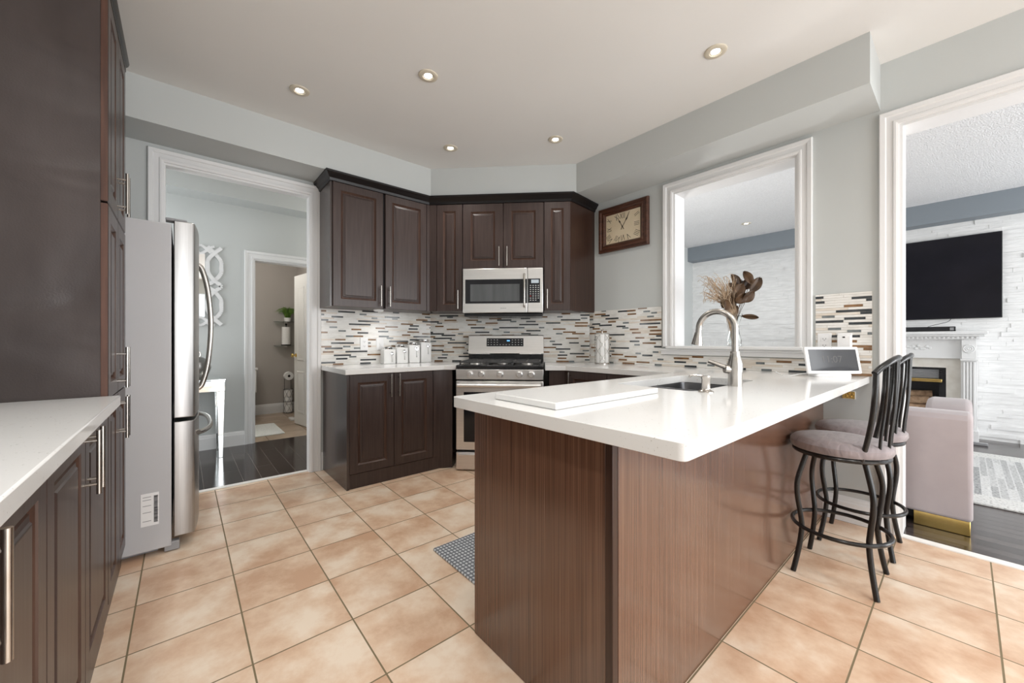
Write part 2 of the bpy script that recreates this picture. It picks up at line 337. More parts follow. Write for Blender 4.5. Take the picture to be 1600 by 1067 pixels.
        for i in range(N if closed else N - 1):
            A, B = rings[i], rings[(i + 1) % N]
            for k in range(n): s._f([A[k], A[(k + 1) % n], B[(k + 1) % n], B[k]])
        if not closed: s._f(rings[0][::-1]); s._f(rings[-1])
        return s
    def xf(s, M):
        for v in s.b.verts: v.co = M @ v.co
        return s
    def build(s, name, m, parent=None, bevel=0, seg=2, smooth=35, loc=None, rotz=0, subsurf=0):
        bmesh.ops.recalc_face_normals(s.b, faces=s.b.faces)
        me = bpy.data.meshes.new(name); s.b.to_mesh(me); s.b.free()
        for x in (m if isinstance(m, (list, tuple)) else [m]): me.materials.append(x)
        if smooth:
            me.polygons.foreach_set('use_smooth', [True] * len(me.polygons))
            try: me.set_sharp_from_angle(angle=R_(smooth))
            except Exception: pass
        o = bpy.data.objects.new(name, me); COL.objects.link(o)
        if parent: o.parent = parent
        if loc is not None: o.location = loc
        if rotz: o.rotation_euler = (0, 0, R_(rotz))
        if bevel:
            q = o.modifiers.new('Bevel', 'BEVEL'); q.width = bevel; q.segments = seg; q.limit_method = 'ANGLE'; q.angle_limit = R_(40); q.harden_normals = False
        if subsurf:
            q = o.modifiers.new('Subdivision', 'SUBSURF'); q.levels = subsurf; q.render_levels = subsurf
        return o

def tag(o, label, cat, group=None, kind=None):
    o['label'] = label; o['category'] = cat
    if group: o['group'] = group
    if kind: o['kind'] = kind
    return o
def thing(name, label, cat, loc=(0, 0, 0), rotz=0, group=None):
    o = bpy.data.objects.new(name, None); COL.objects.link(o); o.empty_display_size = .05
    o.location = loc; o.rotation_euler = (0, 0, R_(rotz))
    return tag(o, label, cat, group)
def struct(o, label, cat): return tag(o, label, cat, kind='structure')
def dup(root, loc, rotz=None, label=None):
    r = root.copy(); COL.objects.link(r); r.location = loc
    if rotz is not None: r.rotation_euler = (0, 0, R_(rotz))
    if label: r['label'] = label
    for ch in list(root.children):
        c = ch.copy(); COL.objects.link(c); c.parent = r
        for g in list(ch.children):
            d = g.copy(); COL.objects.link(d); d.parent = c
    return r
def arc(c, r, a0, a1, n, plane='xz'):
    out = []
    for i in range(n + 1):
        a = R_(a0 + (a1 - a0) * i / n); p, q = r * math.cos(a), r * math.sin(a)
        out.append((c[0] + p, c[1], c[2] + q) if plane == 'xz' else ((c[0], c[1] + p, c[2] + q) if plane == 'yz' else (c[0] + p, c[1] + q, c[2])))
    return out
def smooth_path(pts, k=6):
    """Catmull-Rom through points"""
    P = [Vector(p) for p in pts]; out = []
    for i in range(len(P) - 1):
        p0, p1, p2, p3 = P[max(i - 1, 0)], P[i], P[i + 1], P[min(i + 2, len(P) - 1)]
        for j in range(k):
            t = j / k
            out.append(.5 * ((2 * p1) + (p2 - p0) * t + (2 * p0 - 5 * p1 + 4 * p2 - p3) * t * t + (3 * p1 - p0 - 3 * p2 + p3) * t ** 3))
    out.append(P[-1]); return out

# ------------------------------------------------------------------ measures
W1, W2, CE, SOF = 3.68, 3.18, 2.787, 2.512      # door wall, pass-through wall, ceiling, soffit underside
CT, CTH = .918, .040                            # worktop top and thickness
C0 = (2.575, 3.105)                             # middle of the 45 degree wall
q2 = math.sqrt(.5)
def dg(s_, n_): return (C0[0] + (s_ - n_) * q2, C0[1] + (-s_ - n_) * q2)

# ------------------------------------------------------------------ setting: shell
fl = MB().box(-.95, 3.16, -3.0, 3.715, -.06, 0).build('floor', tilem, smooth=0); struct(fl, 'beige square ceramic tile kitchen floor', 'floor')
struct(MB().box(-1.8, 2.6, 3.75, 5.14, -.06, .004).build('floor_hall', plank, smooth=0), 'dark plank floor of the hallway', 'floor')
struct(MB().box(-.3, 1.5, 5.14, 7.1, -.06, .004).build('floor_powder', tilep, smooth=0), 'brown tiled floor of the powder room', 'floor')
struct(MB().box(3.2, 7.1, -4.0, 3.4, -.06, .0).build('floor_living', plankl, smooth=0), 'dark plank floor of the living room', 'floor')
struct(MB().box(-.09, .83, 3.705, 3.755, -.02, .006).build('trim_threshold_hall', threshm, bevel=.002), 'pale stone threshold between kitchen tile and hallway planks', 'threshold')
struct(MB().box(3.15, 3.21, -1.6, .25, -.02, .006).build('trim_threshold_living', threshm, bevel=.002), 'pale stone threshold between kitchen tile and living room planks', 'threshold')
struct(MB().box(-.95, 3.35, -3.0, 3.76, CE, CE + .1).build('ceiling', ceilp, smooth=0), 'smooth off-white kitchen ceiling', 'ceiling')
struct(MB().box(-1.8, 2.6, 3.76, 5.24, CE, CE + .1).build('ceiling_hall', ceilp, smooth=0), 'off-white hallway ceiling', 'ceiling')
struct(MB().box(-.3, 1.5, 5.24, 7.1, 2.5, 2.6).build('ceiling_powder', ceilp, smooth=0), 'off-white powder room ceiling', 'ceiling')
struct(MB().box(3.35, 7.1, -4.0, 3.4, CE, CE + .1).build('ceiling_living', popc, smooth=0), 'white popcorn-textured living room ceiling', 'ceiling')
# door wall
b = MB(); b.box(-.95, -.10, W1, W1 + .08, 0, CE); b.box(.84, 3.35, W1, W1 + .08, 0, CE); b.box(-.10, .84, W1, W1 + .08, 2.397, CE)
struct(b.build('wall_back', wallp, smooth=0), 'pale grey wall with the tall cased opening to the hallway', 'wall')
b = MB(); b.box(W2, W2 + .17, 1.614, W1, 0, CE); b.box(W2, W2 + .17, .74, 1.614, 0, 1.08); b.box(W2, W2 + .17, .74, 1.614, 2.397, CE)
b.box(W2, W2 + .17, .25, .74, 0, CE); b.box(W2, W2 + .17, -1.6, .25, 2.397, CE); b.box(W2, W2 + .17, -3.0, -1.6, 0, CE)
struct(b.build('wall_right', wallp, smooth=0), 'pale grey wall with the pass-through and the living room opening', 'wall')
b = MB(); b.prism([(2.0, W1), (W2, 2.5), (W2, W1)], 0, SOF)
struct(b.build('wall_corner', wallp, smooth=0), 'short angled wall behind the range', 'wall')
struct(MB().box(-1.05, -.95, -3.0, 3.76, 0, CE).build('wall_left', wallp, smooth=0), 'grey wall behind the pantry and fridge', 'wall')
b = MB(); b.box(-1.05, -.4, -3.1, -3.0, 0, CE); b.box(3.0, 3.35, -3.1, -3.0, 0, CE); b.box(-.4, 3.0, -3.1, -3.0, 2.4, CE)
struct(b.build('wall_front', wallp, smooth=0), 'grey wall around the patio door behind the camera', 'wall')
b = MB()
b.prism([(-.95, 3.331), (1.815, 3.331), (2.794, 2.352), (2.794, .33), (W2, .33), (W2, W1), (-.95, W1)], SOF, CE)
struct(b.build('trim_soffit', wallp, smooth=0), 'grey painted soffit above the cupboards and the pass-through', 'soffit')
# hall
b = MB(); b.box(-1.8, .60, 5.12, 5.24, 0, CE); b.box(1.34, 2.6, 5.12, 5.24, 0, CE); b.box(.60, 1.34, 5.12, 5.24, 2.045, CE)
struct(b.build('wall_hall', wallp, smooth=0), 'pale grey hallway wall with the powder room doorway', 'wall')
struct(MB().box(2.6, 2.7, 3.76, 5.24, 0, CE).build('wall_hall_right', wallp, smooth=0), 'grey end wall of the hallway', 'wall')
b = MB(); b.box(-1.9, -1.8, 3.76, 3.9, 0, CE); b.box(-1.9, -1.8, 5.0, 5.24, 0, CE); b.box(-1.9, -1.8, 3.9, 5.0, 2.4, CE)
struct(b.build('wall_hall_left', wallp, smooth=0), 'grey hallway end wall with entrance', 'wall')
struct(MB().box(-1.8, 2.6, 4.86, 5.12, 2.60, CE).build('trim_soffit_hall', wallp, smooth=0), 'grey soffit above the hallway mirror', 'soffit')
# powder room
struct(MB().box(-.3, 1.5, 7.05, 7.15, 0, 2.5).build('wall_powder_back', taupe, smooth=0), 'taupe back wall of the powder room', 'wall')
struct(MB().box(1.42, 1.52, 5.24, 7.05, 0, 2.5).build('wall_powder_right', taupe, smooth=0), 'taupe right wall of the powder room', 'wall')
struct(MB().box(-.4, -.3, 5.24, 7.05, 0, 2.5).build('wall_powder_left', taupe, smooth=0), 'taupe left wall of the powder room', 'wall')
# living room
struct(MB().box(7.06, 7.16, -4, 3.4, 0, CE).build('wall_living_far', wallp, smooth=0), 'living room wall behind the stone cladding', 'wall')
struct(MB().box(3.35, 7.06, 3.2, 3.3, 0, CE).build('wall_living_left', wallp, smooth=0), 'grey living room side wall seen through the pass-through', 'wall')
struct(MB().box(6.83, 7.06, -4, 3.2, 2.545, CE).build('trim_bulkhead', bluew, smooth=0), 'blue-grey bulkhead above the stone wall', 'bulkhead')
b = MB(); rnd = random.Random(3); z = 0.0
while z < 2.54:
    hgt = rnd.choice((.028, .04, .05, .045)); z1 = min(z + hgt, 2.545); y = -3.0
    while y < 3.2:
        ln = rnd.uniform(.16, .55); y1 = min(y + ln, 3.2); d = rnd.choice((.003, .006, .008, .011, .018))
        b.box(7.035 - d, 7.06, y + .0005, y1 - .0005, z + .0003, z1 - .0003); y = y1
    z = z1
struct(b.build('wall_stone_cladding', stonew, smooth=0), 'white ledger stone cladding on the living room wall', 'stone wall')

# casings (mitred nested profile around an opening); plane coordinates (a, z) mapped to world by f(a, z, out)
CAS = [(0, 0), (0, .014), (.012, .019), (.022, .019), (.026, .013), (.052, .013), (.058, .021), (.080, .024), (.085, .018), (.085, 0)]
def casing(name, f, a0, a1, z0, z1, label, full=False, wscale=1.0):
    b = MB(); path = [(a0, z0), (a0, z1), (a1, z1), (a1, z0)]
    P = [Vector(p) for p in path]; rings = []
    for i in range(4):
        d0 = (P[i] - P[i - 1]).normalized() if (i or full) else None; d1 = (P[(i + 1) % 4] - P[i]).normalized() if (i < 3 or full) else None
        d0 = d0 or d1; d1 = d1 or d0
        n0 = Vector((-d0.y, d0.x)); n1 = Vector((-d1.y, d1.x)); m = (n0 + n1).normalized(); m /= m.dot(n0)
        rings.append([b.b.verts.new(f(P[i].x + m.x * o * wscale, P[i].y + m.y * o * wscale, h)) for o, h in CAS])
    n = len(CAS)
    for i in range(4 if full else 3):
        A, B = rings[i], rings[(i + 1) % 4]
        for k in range(n): b._f([A[k], A[(k + 1) % n], B[(k + 1) % n], B[k]])
    if not full: b._f(rings[0][::-1]); b._f(rings[-1])
    return struct(b.build(name, white, smooth=0), label, 'trim')
casing('trim_1', lambda a, z, h: (a, W1 - h, z), -.10, .84, 0, 2.397, 'white moulded casing around the hallway opening')
b = MB(); b.box(-.10, -.092, W1, W1 + .08, 0, 2.397); b.box(.832, .84, W1, W1 + .08, 0, 2.397); b.box(-.092, .832, W1, W1 + .08, 2.382, 2.397)
struct(b.build('door_1', white, smooth=0), 'white jamb lining of the hallway opening', 'door frame')
casing('trim_2', lambda a, z, h: (W2 - h, -a, z), -1.614, -.74, 1.085, 2.397, 'white moulded casing around the pass-through')
b = MB(); b.box(W2, W2 + .17, 1.599, 1.614, 1.085, 2.397); b.box(W2, W2 + .17, .74, .755, 1.085, 2.397); b.box(W2, W2 + .17, .755, 1.599, 2.382, 2.397)
struct(b.build('window_1', white, smooth=0), 'white lining of the pass-through to the living room', 'pass-through')
b = MB(); b.box(W2 - .055, W2 + .19, .70, 1.655, 1.07, 1.092); b.box(W2 - .024, W2 - .001, .64, 1.715, 1.018, 1.07); b.box(W2 - .035, W2 - .001, .64, 1.715, 1.052, 1.07)
struct(b.build('trim_sill', white, bevel=.004), 'white sill of the pass-through', 'sill')
casing('trim_3', lambda a, z, h: (W2 - h, -a, z), -.25, 1.6, 0, 2.397, 'white moulded casing around the living room opening')
b = MB(); b.box(W2, W2 + .17, .235, .25, 0.006, 2.397); b.box(W2, W2 + .17, -1.6, -1.585, 0.006, 2.397); b.box(W2, W2 + .17, -1.585, .235, 2.382, 2.397)
struct(b.build('door_2', white, smooth=0), 'white jamb lining of the living room opening', 'door frame')
casing('trim_4', lambda a, z, h: (a, 5.12 - h, z), .60, 1.34, 0, 2.045, 'white moulded casing around the powder room doorway', wscale=1.0)
b = MB(); b.box(.60, .615, 5.12, 5.24, 0.004, 2.045); b.box(1.325, 1.34, 5.12, 5.24, 0.004, 2.045); b.box(.615, 1.325, 5.12, 5.24, 2.03, 2.045)
struct(b.build('door_3', white, smooth=0), 'white jamb lining of the powder room doorway', 'door frame')
BBP = [(0, 0), (.016, 0), (.016, .12), (.011, .128), (.011, .142), (.004, .155), (0, .157)]
def baseboard(name, pts, label): return struct(MB().sweep(pts, BBP).build(name, white, smooth=30), label, 'baseboard')
baseboard('baseboard_hall', [(-1.8, 5.12), (.515, 5.12)], 'white baseboard under the hallway mirror')
baseboard('baseboard_powder', [(-.3, 7.05), (1.42, 7.05), (1.42, 5.30)], 'white baseboard in the powder room')
baseboard('baseboard_back', [(.926, W1), (.942, W1)], 'short white baseboard beside the hallway casing')
baseboard('baseboard_right', [(W2, .60), (W2, .335)], 'white baseboard under the breakfast bar')
baseboard('baseboard_living', [(3.35, 3.2), (7.04, 3.2)], 'white baseboard in the living room')

# ------------------------------------------------------------------ mosaic backsplash
def mosaic(name, L, z0, z1, label, loc, rotz, holes=(), seed=1):
    """strips on local x 0..L, front faces -y; holes = [(x0, x1, z0, z1)] left free"""
    rnd = random.Random(seed); b = MB(); rh = .0158; z = z0
    b.mi = 5
    def clip(x0, x1, za, zb):
        segs = [(x0, x1)]
        for h in holes:
            if zb > h[2] and za < h[3]:
                ns = []
                for s0, s1 in segs:
                    if s1 <= h[0] or s0 >= h[1]: ns.append((s0, s1)); continue
                    if s0 < h[0]: ns.append((s0, h[0]))
                    if s1 > h[1]: ns.append((h[1], s1))
                segs = ns
        return [q for q in segs if q[1] - q[0] > .004]
    zc = z
    while zc < z1 - .001:
        zt = min(zc + rh, z1); b.mi = 5
        for s0, s1 in clip(0, L, zc, zt): b.box(s0, s1, -.006, 0, zc, zt)
        x = -rnd.uniform(0, .3); dark_ok = False; prev = cur if zc > z else []; cur = []
        while x < L:
            r = rnd.random()
            if dark_ok and r < .74 and not any(p0 < x + .06 and p1 > x for p0, p1 in prev):
                k = rnd.random()
                if k < .40: mi, ln = 2, rnd.choice((.10, .15, .20))
                elif k < .66: mi, ln = 3, rnd.choice((.055, .065))
                else: mi, ln = 4, rnd.choice((.09, .13))
                dark_ok = rnd.random() < .08; cur.append((x, x + ln))
            else:
                mi, ln = (0 if rnd.random() < .78 else 1), rnd.choice((.10, .15, .20, .26)); dark_ok = True
            b.mi = mi
            for s0, s1 in clip(max(x, 0), min(x + ln, L), zc, zt):
                dd = .0082 if mi in (0, 1) else .0088
                b.box(s0 + .0008, s1 - .0008, -dd, -.005, zc + .0008, zt - .0008)
            x += ln
        zc = zt
    o = b.build(name, [tw, tc_, td, tg, tb, tgr], smooth=0, loc=loc, rotz=rotz)
    return struct(o, label, 'backsplash')
ZS = 1.435
mosaic('trim_backsplash', 1.10, CT, 1.425, 'strip mosaic backsplash behind the white canisters', (.90, W1, 0), 0, seed=11)
mosaic('trim_backsplash', 1.685, CT, 1.425, 'strip mosaic backsplash behind the range', (*dg(-.83, 0), 0), -45, seed=5)
b_len = 2.496 - .365
mosaic('trim_backsplash', b_len, CT, ZS, 'strip mosaic backsplash on the pass-through wall', (W2, 2.496, 0), -90, holes=[(2.496 - 1.715, 2.496 - .64, 1.018, 2)], seed=23)

# ------------------------------------------------------------------ cabinets
def bar_handle(door, x, y, z0, z1, r=.006):
    """vertical bar pull in front of plane y (front faces -y)"""
    b = MB(); b.cyl((x, y - .032, z0), (x, y - .032, z1), r, 14)
    for z in (z0 + .03, z1 - .03): b.cyl((x, y, z), (x, y - .032, z), r * .75, 10)
    return b.build('handle', nickel, door)
def door(par, x0, x1, z0, z1, y, hx=None, hz=None, fr=.062, name='door'):
    d = MB().panel_door(x0 + .0015, x1 - .0015, z0, z1, y, fr=fr).build(name, [wood, groovem], par, smooth=0)
    if hx is not None: bar_handle(d, hx, y, *hz)
    return d

# left run (faces +X): local x = world Y, local y = -world X ; front plane local y = .22
for nm, y0, y1, lab in (('base_cabinet', .41, 1.27, 'espresso base cupboard under the near end of the left worktop, farther from the pantry'),
                        ('base_cabinet', 1.27, 2.16, 'espresso base cupboard under the left worktop next to the pantry')):
    t = thing(nm, lab, 'cabinet', (0, 0, 0), 90)
    MB().box(y0, y1, .242, .90, .095, CT - CTH).build('body', wood, t)
    MB().box(y0, y1, .232, .25, 0.001, .095).build('toe_board', wood, t)
    m = y0 + .43
    door(t, y0, m, .10, CT - CTH - .004, .22, m - .035, (.68, .868)); door(t, m, y1, .10, CT - CTH - .004, .22, m + .035, (.68, .868))
t = MB().box(-.90, -.186, .40, 2.162, CT - CTH, CT).build('countertop', quartz, bevel=.004)
tag(t, 'white quartz worktop on the left base cupboards beside the pantry', 'countertop')
# pantry
t = thing('pantry_cabinet', 'tall espresso pantry cupboard between left worktop and fridge', 'cabinet', (0, 0, 0), 90)
MB().box(2.168, 2.19, .2415, .90, 0.001, 2.50).build('side_panel', peel, t)
MB().box(2.19, 2.755, .2415, .90, .095, 2.50).build('body', wood, t)
MB().box(2.19, 2.755, .235, .26, 0.001, .095).build('toe_board', wood, t)
m = 2.462
for z0, z1, h in ((.10, .90, (.70, .885)), (.905, 1.668, (.925, 1.105)), (1.676, 2.498, (1.70, 1.88))):
    for a, c, hx in ((2.168, m, m - .03), (m, 2.755, m + .03)):
        d = door(t, a, c, z0, z1, .22, hx, h)
        if a == 2.168: MB().box(2.1660, 2.1681, .2215, .2405, z0 + .001, z1 - .001).build('edge_band', woodside, d)
b = MB().sweep([(2.168, .90), (2.168, .2415), (2.755, .2415), (2.755, .5)][::-1], [(.02, 0), (.02, .05), (-.034, .05), (-.030, .034), (-.022, .022), (-.0222, 0)], 2.502)
b.build('crown', crownm, t, smooth=25)

# fridge (faces +X)
t = thing('refrigerator', 'stainless french-door refrigerator with grey side beside the pantry', 'refrigerator', (0, 0, 0), 90)
FY0, FY1 = 2.772, 3.655
b = MB(); b.box(FY0, FY1, .045, .80, .03, 1.765); b.build('body', fridgeside, t, bevel=.006)
b = MB(); b.box(FY0 + .06, FY1 - .03, .10, .75, .0, .03); b.box(FY0 + .004, FY0 + .05, .012, .075, .004, .05); b.build('foot_grille', grey, t, bevel=.004)
def fdoor(y0, y1, z0, z1):
    cy = (FY0 + FY1) / 2; hw = (FY1 - FY0) / 2; L = []
    def fx(y): return -.052 - .028 * (1 - ((y - cy) / hw) ** 2)
    ys = [y0 + (y1 - y0) * i / 10 for i in range(11)]
    pts = [(y0, .036)] + [(y0, fx(y0) + .012), (y0 + .008, fx(y0))] + [(y, fx(y)) for y in ys[1:-1]] + [(y1 - .008, fx(y1)), (y1, fx(y1) + .012), (y1, .036)]
    return MB().prism(pts, z0, z1), fx
mid = (FY0 + FY1) / 2
for a, c, hy in ((FY0, mid - .003, mid - .05), (mid + .003, FY1, mid + .05)):
    b, fx = fdoor(a, c, .715, 1.785); d = b.build('door', steelv, t, bevel=.004)
    b = MB(); x0 = fx(hy)
    b.tube(smooth_path([(hy, x0 + .005, 1.62), (hy, x0 - .02, 1.585), (hy, x0 - .048, 1.45), (hy, x0 - .062, 1.235), (hy, x0 - .048, 1.0), (hy, x0 - .02, .865), (hy, x0 + .005, .83)], 6), .0125, 14)
    b.build('handle', nickel, d)
    MB().box(a + (.02 if a == FY0 else .35), a + (.08 if a == FY0 else .41), -.02, .07, 1.785, 1.80).build('hinge_cover', grey, t, bevel=.004)
b, fx = fdoor(FY0, FY1, .075, .695); d = b.build('freezer_drawer', steelv, t, bevel=.004)
b = MB(); P = [(mid + (i / 10 - 1) * .39, fx(mid + (i / 10 - 1) * .39) - .012 - .045 * (1 - (i / 10 - 1) ** 4), .615) for i in range(21)]
b.tube(P, .0135, 14)
for yy in (P[1], P[-2]): b.cyl((yy[0], yy[1] + .0, .615), (yy[0], fx(yy[0]) + .005, .615), .011, 12)
b.build('handle', nickel, d)
b = MB(); b.box(2.7705, 2.772, .095, .165, .165, .335)
b.mi = 1; b.box(2.7700, 2.7706, .10, .115, .18, .32)
for k in range(22): b.box(2.7700, 2.7706, .098, .114, .18 + k * .0065, .18 + k * .0065 + random.choice((.002, .0035, .0045)))
for zz in (.315, .30, .27, .235, .19): b.box(2.7700, 2.7706, .125, .158, zz, zz + .003)
b.build('label_sticker', [plast, grey], t, smooth=0)

# back-left base cupboard
t = thing('base_cabinet', 'espresso base cupboard with two raised-panel doors below the white canisters', 'cabinet')
MB().box(.943, .962, 3.03, W1 - .003, 0.001, CT - CTH).build('side_panel', sidep, t)
MB().prism([(.962, 3.052), (1.735, 3.052), dg(-.44, .60), dg(-.44, .02), (1.95, W1 - .01), (.962, W1 - .01)], .095, CT - CTH).build('body', wood, t)
MB().prism([(.962, 3.04), (1.74, 3.04), dg(-.435, .605), dg(-.435, .5), (1.6, 3.3), (.962, 3.3)], 0.001, .11).build('toe_board', wood, t)
door(t, .962, 1.318, .115, CT - CTH - .004, 3.03, 1.318 - .035, (.685, .868)); door(t, 1.318, 1.675, .115, CT - CTH - .004, 3.03, 1.318 + .035, (.685, .868))
p0, p1 = Vector(dg(-.575, .60)), Vector(dg(-.432, .60)); 
MB().prism([(1.678, 3.034), (1.745, 3.034), dg(-.432, .61), dg(-.432, .58), (1.73, 3.06), (1.678, 3.06)], .11, CT - CTH).build('filler_panel', wood, t)
# its worktop
t = MB().prism([(.925, 3.005), (1.77, 3.005), dg(-.395, .635), dg(-.395, .009), (2.0 - .004, W1 - .009), (.925, W1 - .009)], CT - CTH, CT).build('countertop', quartz, bevel=.004)
tag(t, 'white quartz worktop section carrying the four canisters left of the range', 'countertop')

# right base cupboards (faces -X)
t = thing('base_cabinet', 'espresso base cupboard right of the range under the worktop', 'cabinet')
pts = [dg(.43, .60), (2.56, 2.28), (2.56, 1.40), (W2 - .01, 1.40), (W2 - .01, 2.45), dg(.43, .03)]
MB().prism(pts, .095, CT - CTH).build('body', wood, t)
MB().prism([dg(.432, .57), (2.585, 2.29), (2.585, 1.40), (2.7, 1.40), (2.7, 2.3), dg(.432, .4)], .001, .11).build('toe_board', wood, t)
for a0, a1, hx in ((2.24, 1.83, 2.20), (1.83, 1.42, 1.46)):
    d = MB().panel_door(-a0 + .0015, -a1 - .0015, .115, CT - CTH - .004, 2.54).xf(Matrix.Rotation(R_(-90), 4, 'Z')).build('door', [wood, groovem], t, smooth=25)
    hb = MB(); hb.cyl((2.508, hx, .685), (2.508, hx, .868), .006, 14)
    for z in (.715, .838): hb.cyl((2.54, hx, z), (2.508, hx, z), .0045, 10)
    hb.build('handle', nickel, d)

# peninsula
PX0, PY0, PY1 = .862, .600, 1.235
t = thing('peninsula_cabinet', 'striped walnut-brown peninsula cabinet carrying the large worktop', 'cabinet')
MB().box(PX0, PX0 + .02, PY0 + .026, PY1, 0.001, CT - CTH).build('end_panel', lam, t, bevel=.001)
MB().box(PX0 - .002, PX0 + .022, PY0 + .001, PY0 + .0255, 0.001, CT - CTH).build('corner_strip', endp, t, bevel=.002)
MB().box(PX0 + .0225, W2 - .003, PY0, PY0 + .02, 0.001, CT - CTH).build('back_panel', lam, t, bevel=.001)
b = MB(); b.box(PX0 + .0225, 1.56, PY0 + .02, 1.215, .095, CT - CTH); b.box(1.56, 2.48, PY0 + .02, 1.215, .095, .66); b.box(2.48, W2 - .005, PY0 + .02, 1.215, .095, CT - CTH)
b.box(1.56, 2.48, 1.195, 1.215, .66, CT - CTH); b.box(PX0 + .05, 3.1, PY0 + .05, 1.16, .001, .095); b.build('body', wood, t)
for k in range(4):
    x0 = .90 + k * .41
    d = MB().panel_door(x0 + .0015, x0 + .4085, .115, CT - CTH - .004, -1.235).xf(Matrix.Rotation(R_(180), 4, 'Z') @ Matrix.Translation((-2 * x0 - .41, 0, 0))).build('door', [wood, groovem], t, smooth=25)
# big worktop
SX0, SX1, SY0, SY1 = 1.655, 2.385, .745, 1.145
def rrect(x0, x1, y0, y1, r, n=4):
    o = []
    for cx, cy, a in ((x1 - r, y1 - r, 0), (x0 + r, y1 - r, 90), (x0 + r, y0 + r, 180), (x1 - r, y0 + r, 270)):
        for i in range(n + 1): o.append((cx + r * math.cos(R_(a + 90 * i / n)), cy + r * math.sin(R_(a + 90 * i / n))))
    return o
def corner(cx, cy, r, a0, n=4): return [(cx + r * math.cos(R_(a0 + 90 * i / n)), cy + r * math.sin(R_(a0 + 90 * i / n))) for i in range(n + 1)]
r = .018
outer = [dg(.395, .635), (2.535, 2.255), (2.535, 1.287)] + corner(.793 + r, 1.287 - r, r, 90) + corner(.793 + r, .377 + r, r, 180) + [(W2 - .009, .377), (W2 - .009, 2.492), dg(.395, .009)]
t = MB().holed(outer, [rrect(SX0, SX1, SY0, SY1, .04)[::-1]], CT - CTH, CT).build('countertop', quartz, bevel=.004, smooth=30)
tag(t, 'large white quartz worktop of the peninsula with the cut-out sink', 'countertop')
# sink
t = thing('sink', 'double-bowl stainless sink undermounted in the peninsula worktop', 'sink', (0, 0, CT - CTH))
def bowl(x0, x1):
    b = MB(); L = []
    for i, (ins, z) in enumerate(((-.012, -.001), (0, -.001), (.002, -.012), (.012, -.15), (.04, -.178), (.09, -.182))):
        L.append([(x, y, z) for x, y in rrect(x0 + ins, x1 - ins, SY0 - .006 + ins, SY1 + .006 - ins, max(.012, .045 - ins * .2), 5)])
    return b.loops(L, cap0=False)
xm = (SX0 + SX1) / 2
for a, c in ((SX0 - .006, xm - .014), (xm + .014, SX1 + .006)):
    bo = bowl(a, c).build('bowl', sinkm, t)
    q = bo.modifiers.new('Solidify', 'SOLIDIFY'); q.thickness = .0015; q.offset = 1
    MB().lathe([(0, -.1805), (.038, -.1805), (.042, -.178), (.045, -.1812)], ((a + c) / 2, (SY0 + SY1) / 2, 0), 24).build('drain', chrome, t)
MB().box(xm - .0135, xm + .0135, SY0 + .03, SY1 - .03, -.05, -.0035).build('divider', steel, t, bevel=.003)
# cutting board
b = MB().box(.872, 1.482, .815, 1.12, CT + .0005, CT + .023)
tag(b.build('cutting_board', quartz, bevel=.004), 'white stone cutting slab lying on the peninsula worktop', 'cutting board')
# faucet
t = thing('faucet', 'tall brushed-nickel gooseneck faucet behind the sink', 'faucet', (2.007, .713, CT))
MB().lathe([(0, 0), (.031, 0), (.031, .006), (.030, .05), (.034, .085), (.033, .105), (.025, .135), (.020, .155), (.021, .160), (.021, .165), (0, .165)], n=28).build('body', nickel, t)
b = MB(); b.tube([(0, 0, .16), (0, 0, .22)] + [(0, .085 - .085 * math.cos(R_(a)), .275 + .085 * math.sin(R_(a))) for a in range(0, 181, 10)] + [(0, .172, .255)], .0145, 16); b.build('neck', nickel, t)
b = MB(); b.tube([(0, .172, .257), (0, .174, .245), (0, .178, .205), (0, .180, .195)], [.0165, .018, .026, .027], 18); b.build('spray_head', nickel, t)
b = MB(); b.tube([(-.022, .022, .082), (-.030, .034, .090), (-.062, .098, .118)], [.016, .011, .0085], 12); b.cyl((-.012, .012, .078), (-.034, .034, .082), .020, 16); b.build('lever', nickel, t)
t = thing('soap_dispenser', 'small brushed-nickel soap dispenser beside the sink', 'soap dispenser', (1.668, .705, CT))
MB().lathe([(0, 0), (.030, 0), (.030, .004), (.020, .010), (.017, .014), (.016, .055), (.018, .058), (.018, .070), (0, .071)], n=24).build('body', nickel, t)
MB().tube(smooth_path([(0, 0, .066), (-.012, .02, .068), (-.026, .045, .069), (-.032, .055, .060)], 5), .0045, 10).build('spout', nickel, t)

# upper cupboards
UB = 1.420; UT = 2.435
t = thing('wall_cabinet', 'wide espresso wall cupboard with two doors beside the hallway opening', 'cabinet')
MB().box(.912, .928, 3.352, W1 - .004, UB, UT + .001).build('side_panel', sidep, t)
MB().prism([(.928, 3.352), (1.80, 3.352), (1.985, 3.56), (1.97, W1 - .012), (.928, W1 - .012)], UB, UT + .001).build('body', wood, t)
door(t, .928, 1.348, UB, UT, 3.330, 1.318, (UB + .018, UB + .195)); door(t, 1.366, 1.772, UB, UT, 3.330, 1.398, (UB + .018, UB + .195))
MB().box(1.349, 1.365, 3.349, 3.352, UB, UT).build('gap_shadow_strip', slab, t)
MB().prism([(1.774, 3.330), (1.802, 3.330), (1.82, 3.352), (1.774, 3.352)], UB, UT).build('filler_panel', wood, t)
def upper_diag(name, lab, s0, s1, z0, doors, poly=None, filler=None):
    t = thing(name, lab, 'cabinet', (C0[0], C0[1], 0), -45)
    MB().prism(poly or [(s0, -.368), (s1, -.368), (s1, -.012), (s0, -.012)], z0, UT + .001).build('body', wood, t)
    for a, c, hx, hz, fr in doors: door(t, a, c, z0, UT, -.39, hx, hz, fr)
    if filler: MB().box(*filler).build('filler_panel', wood, t)
    return t
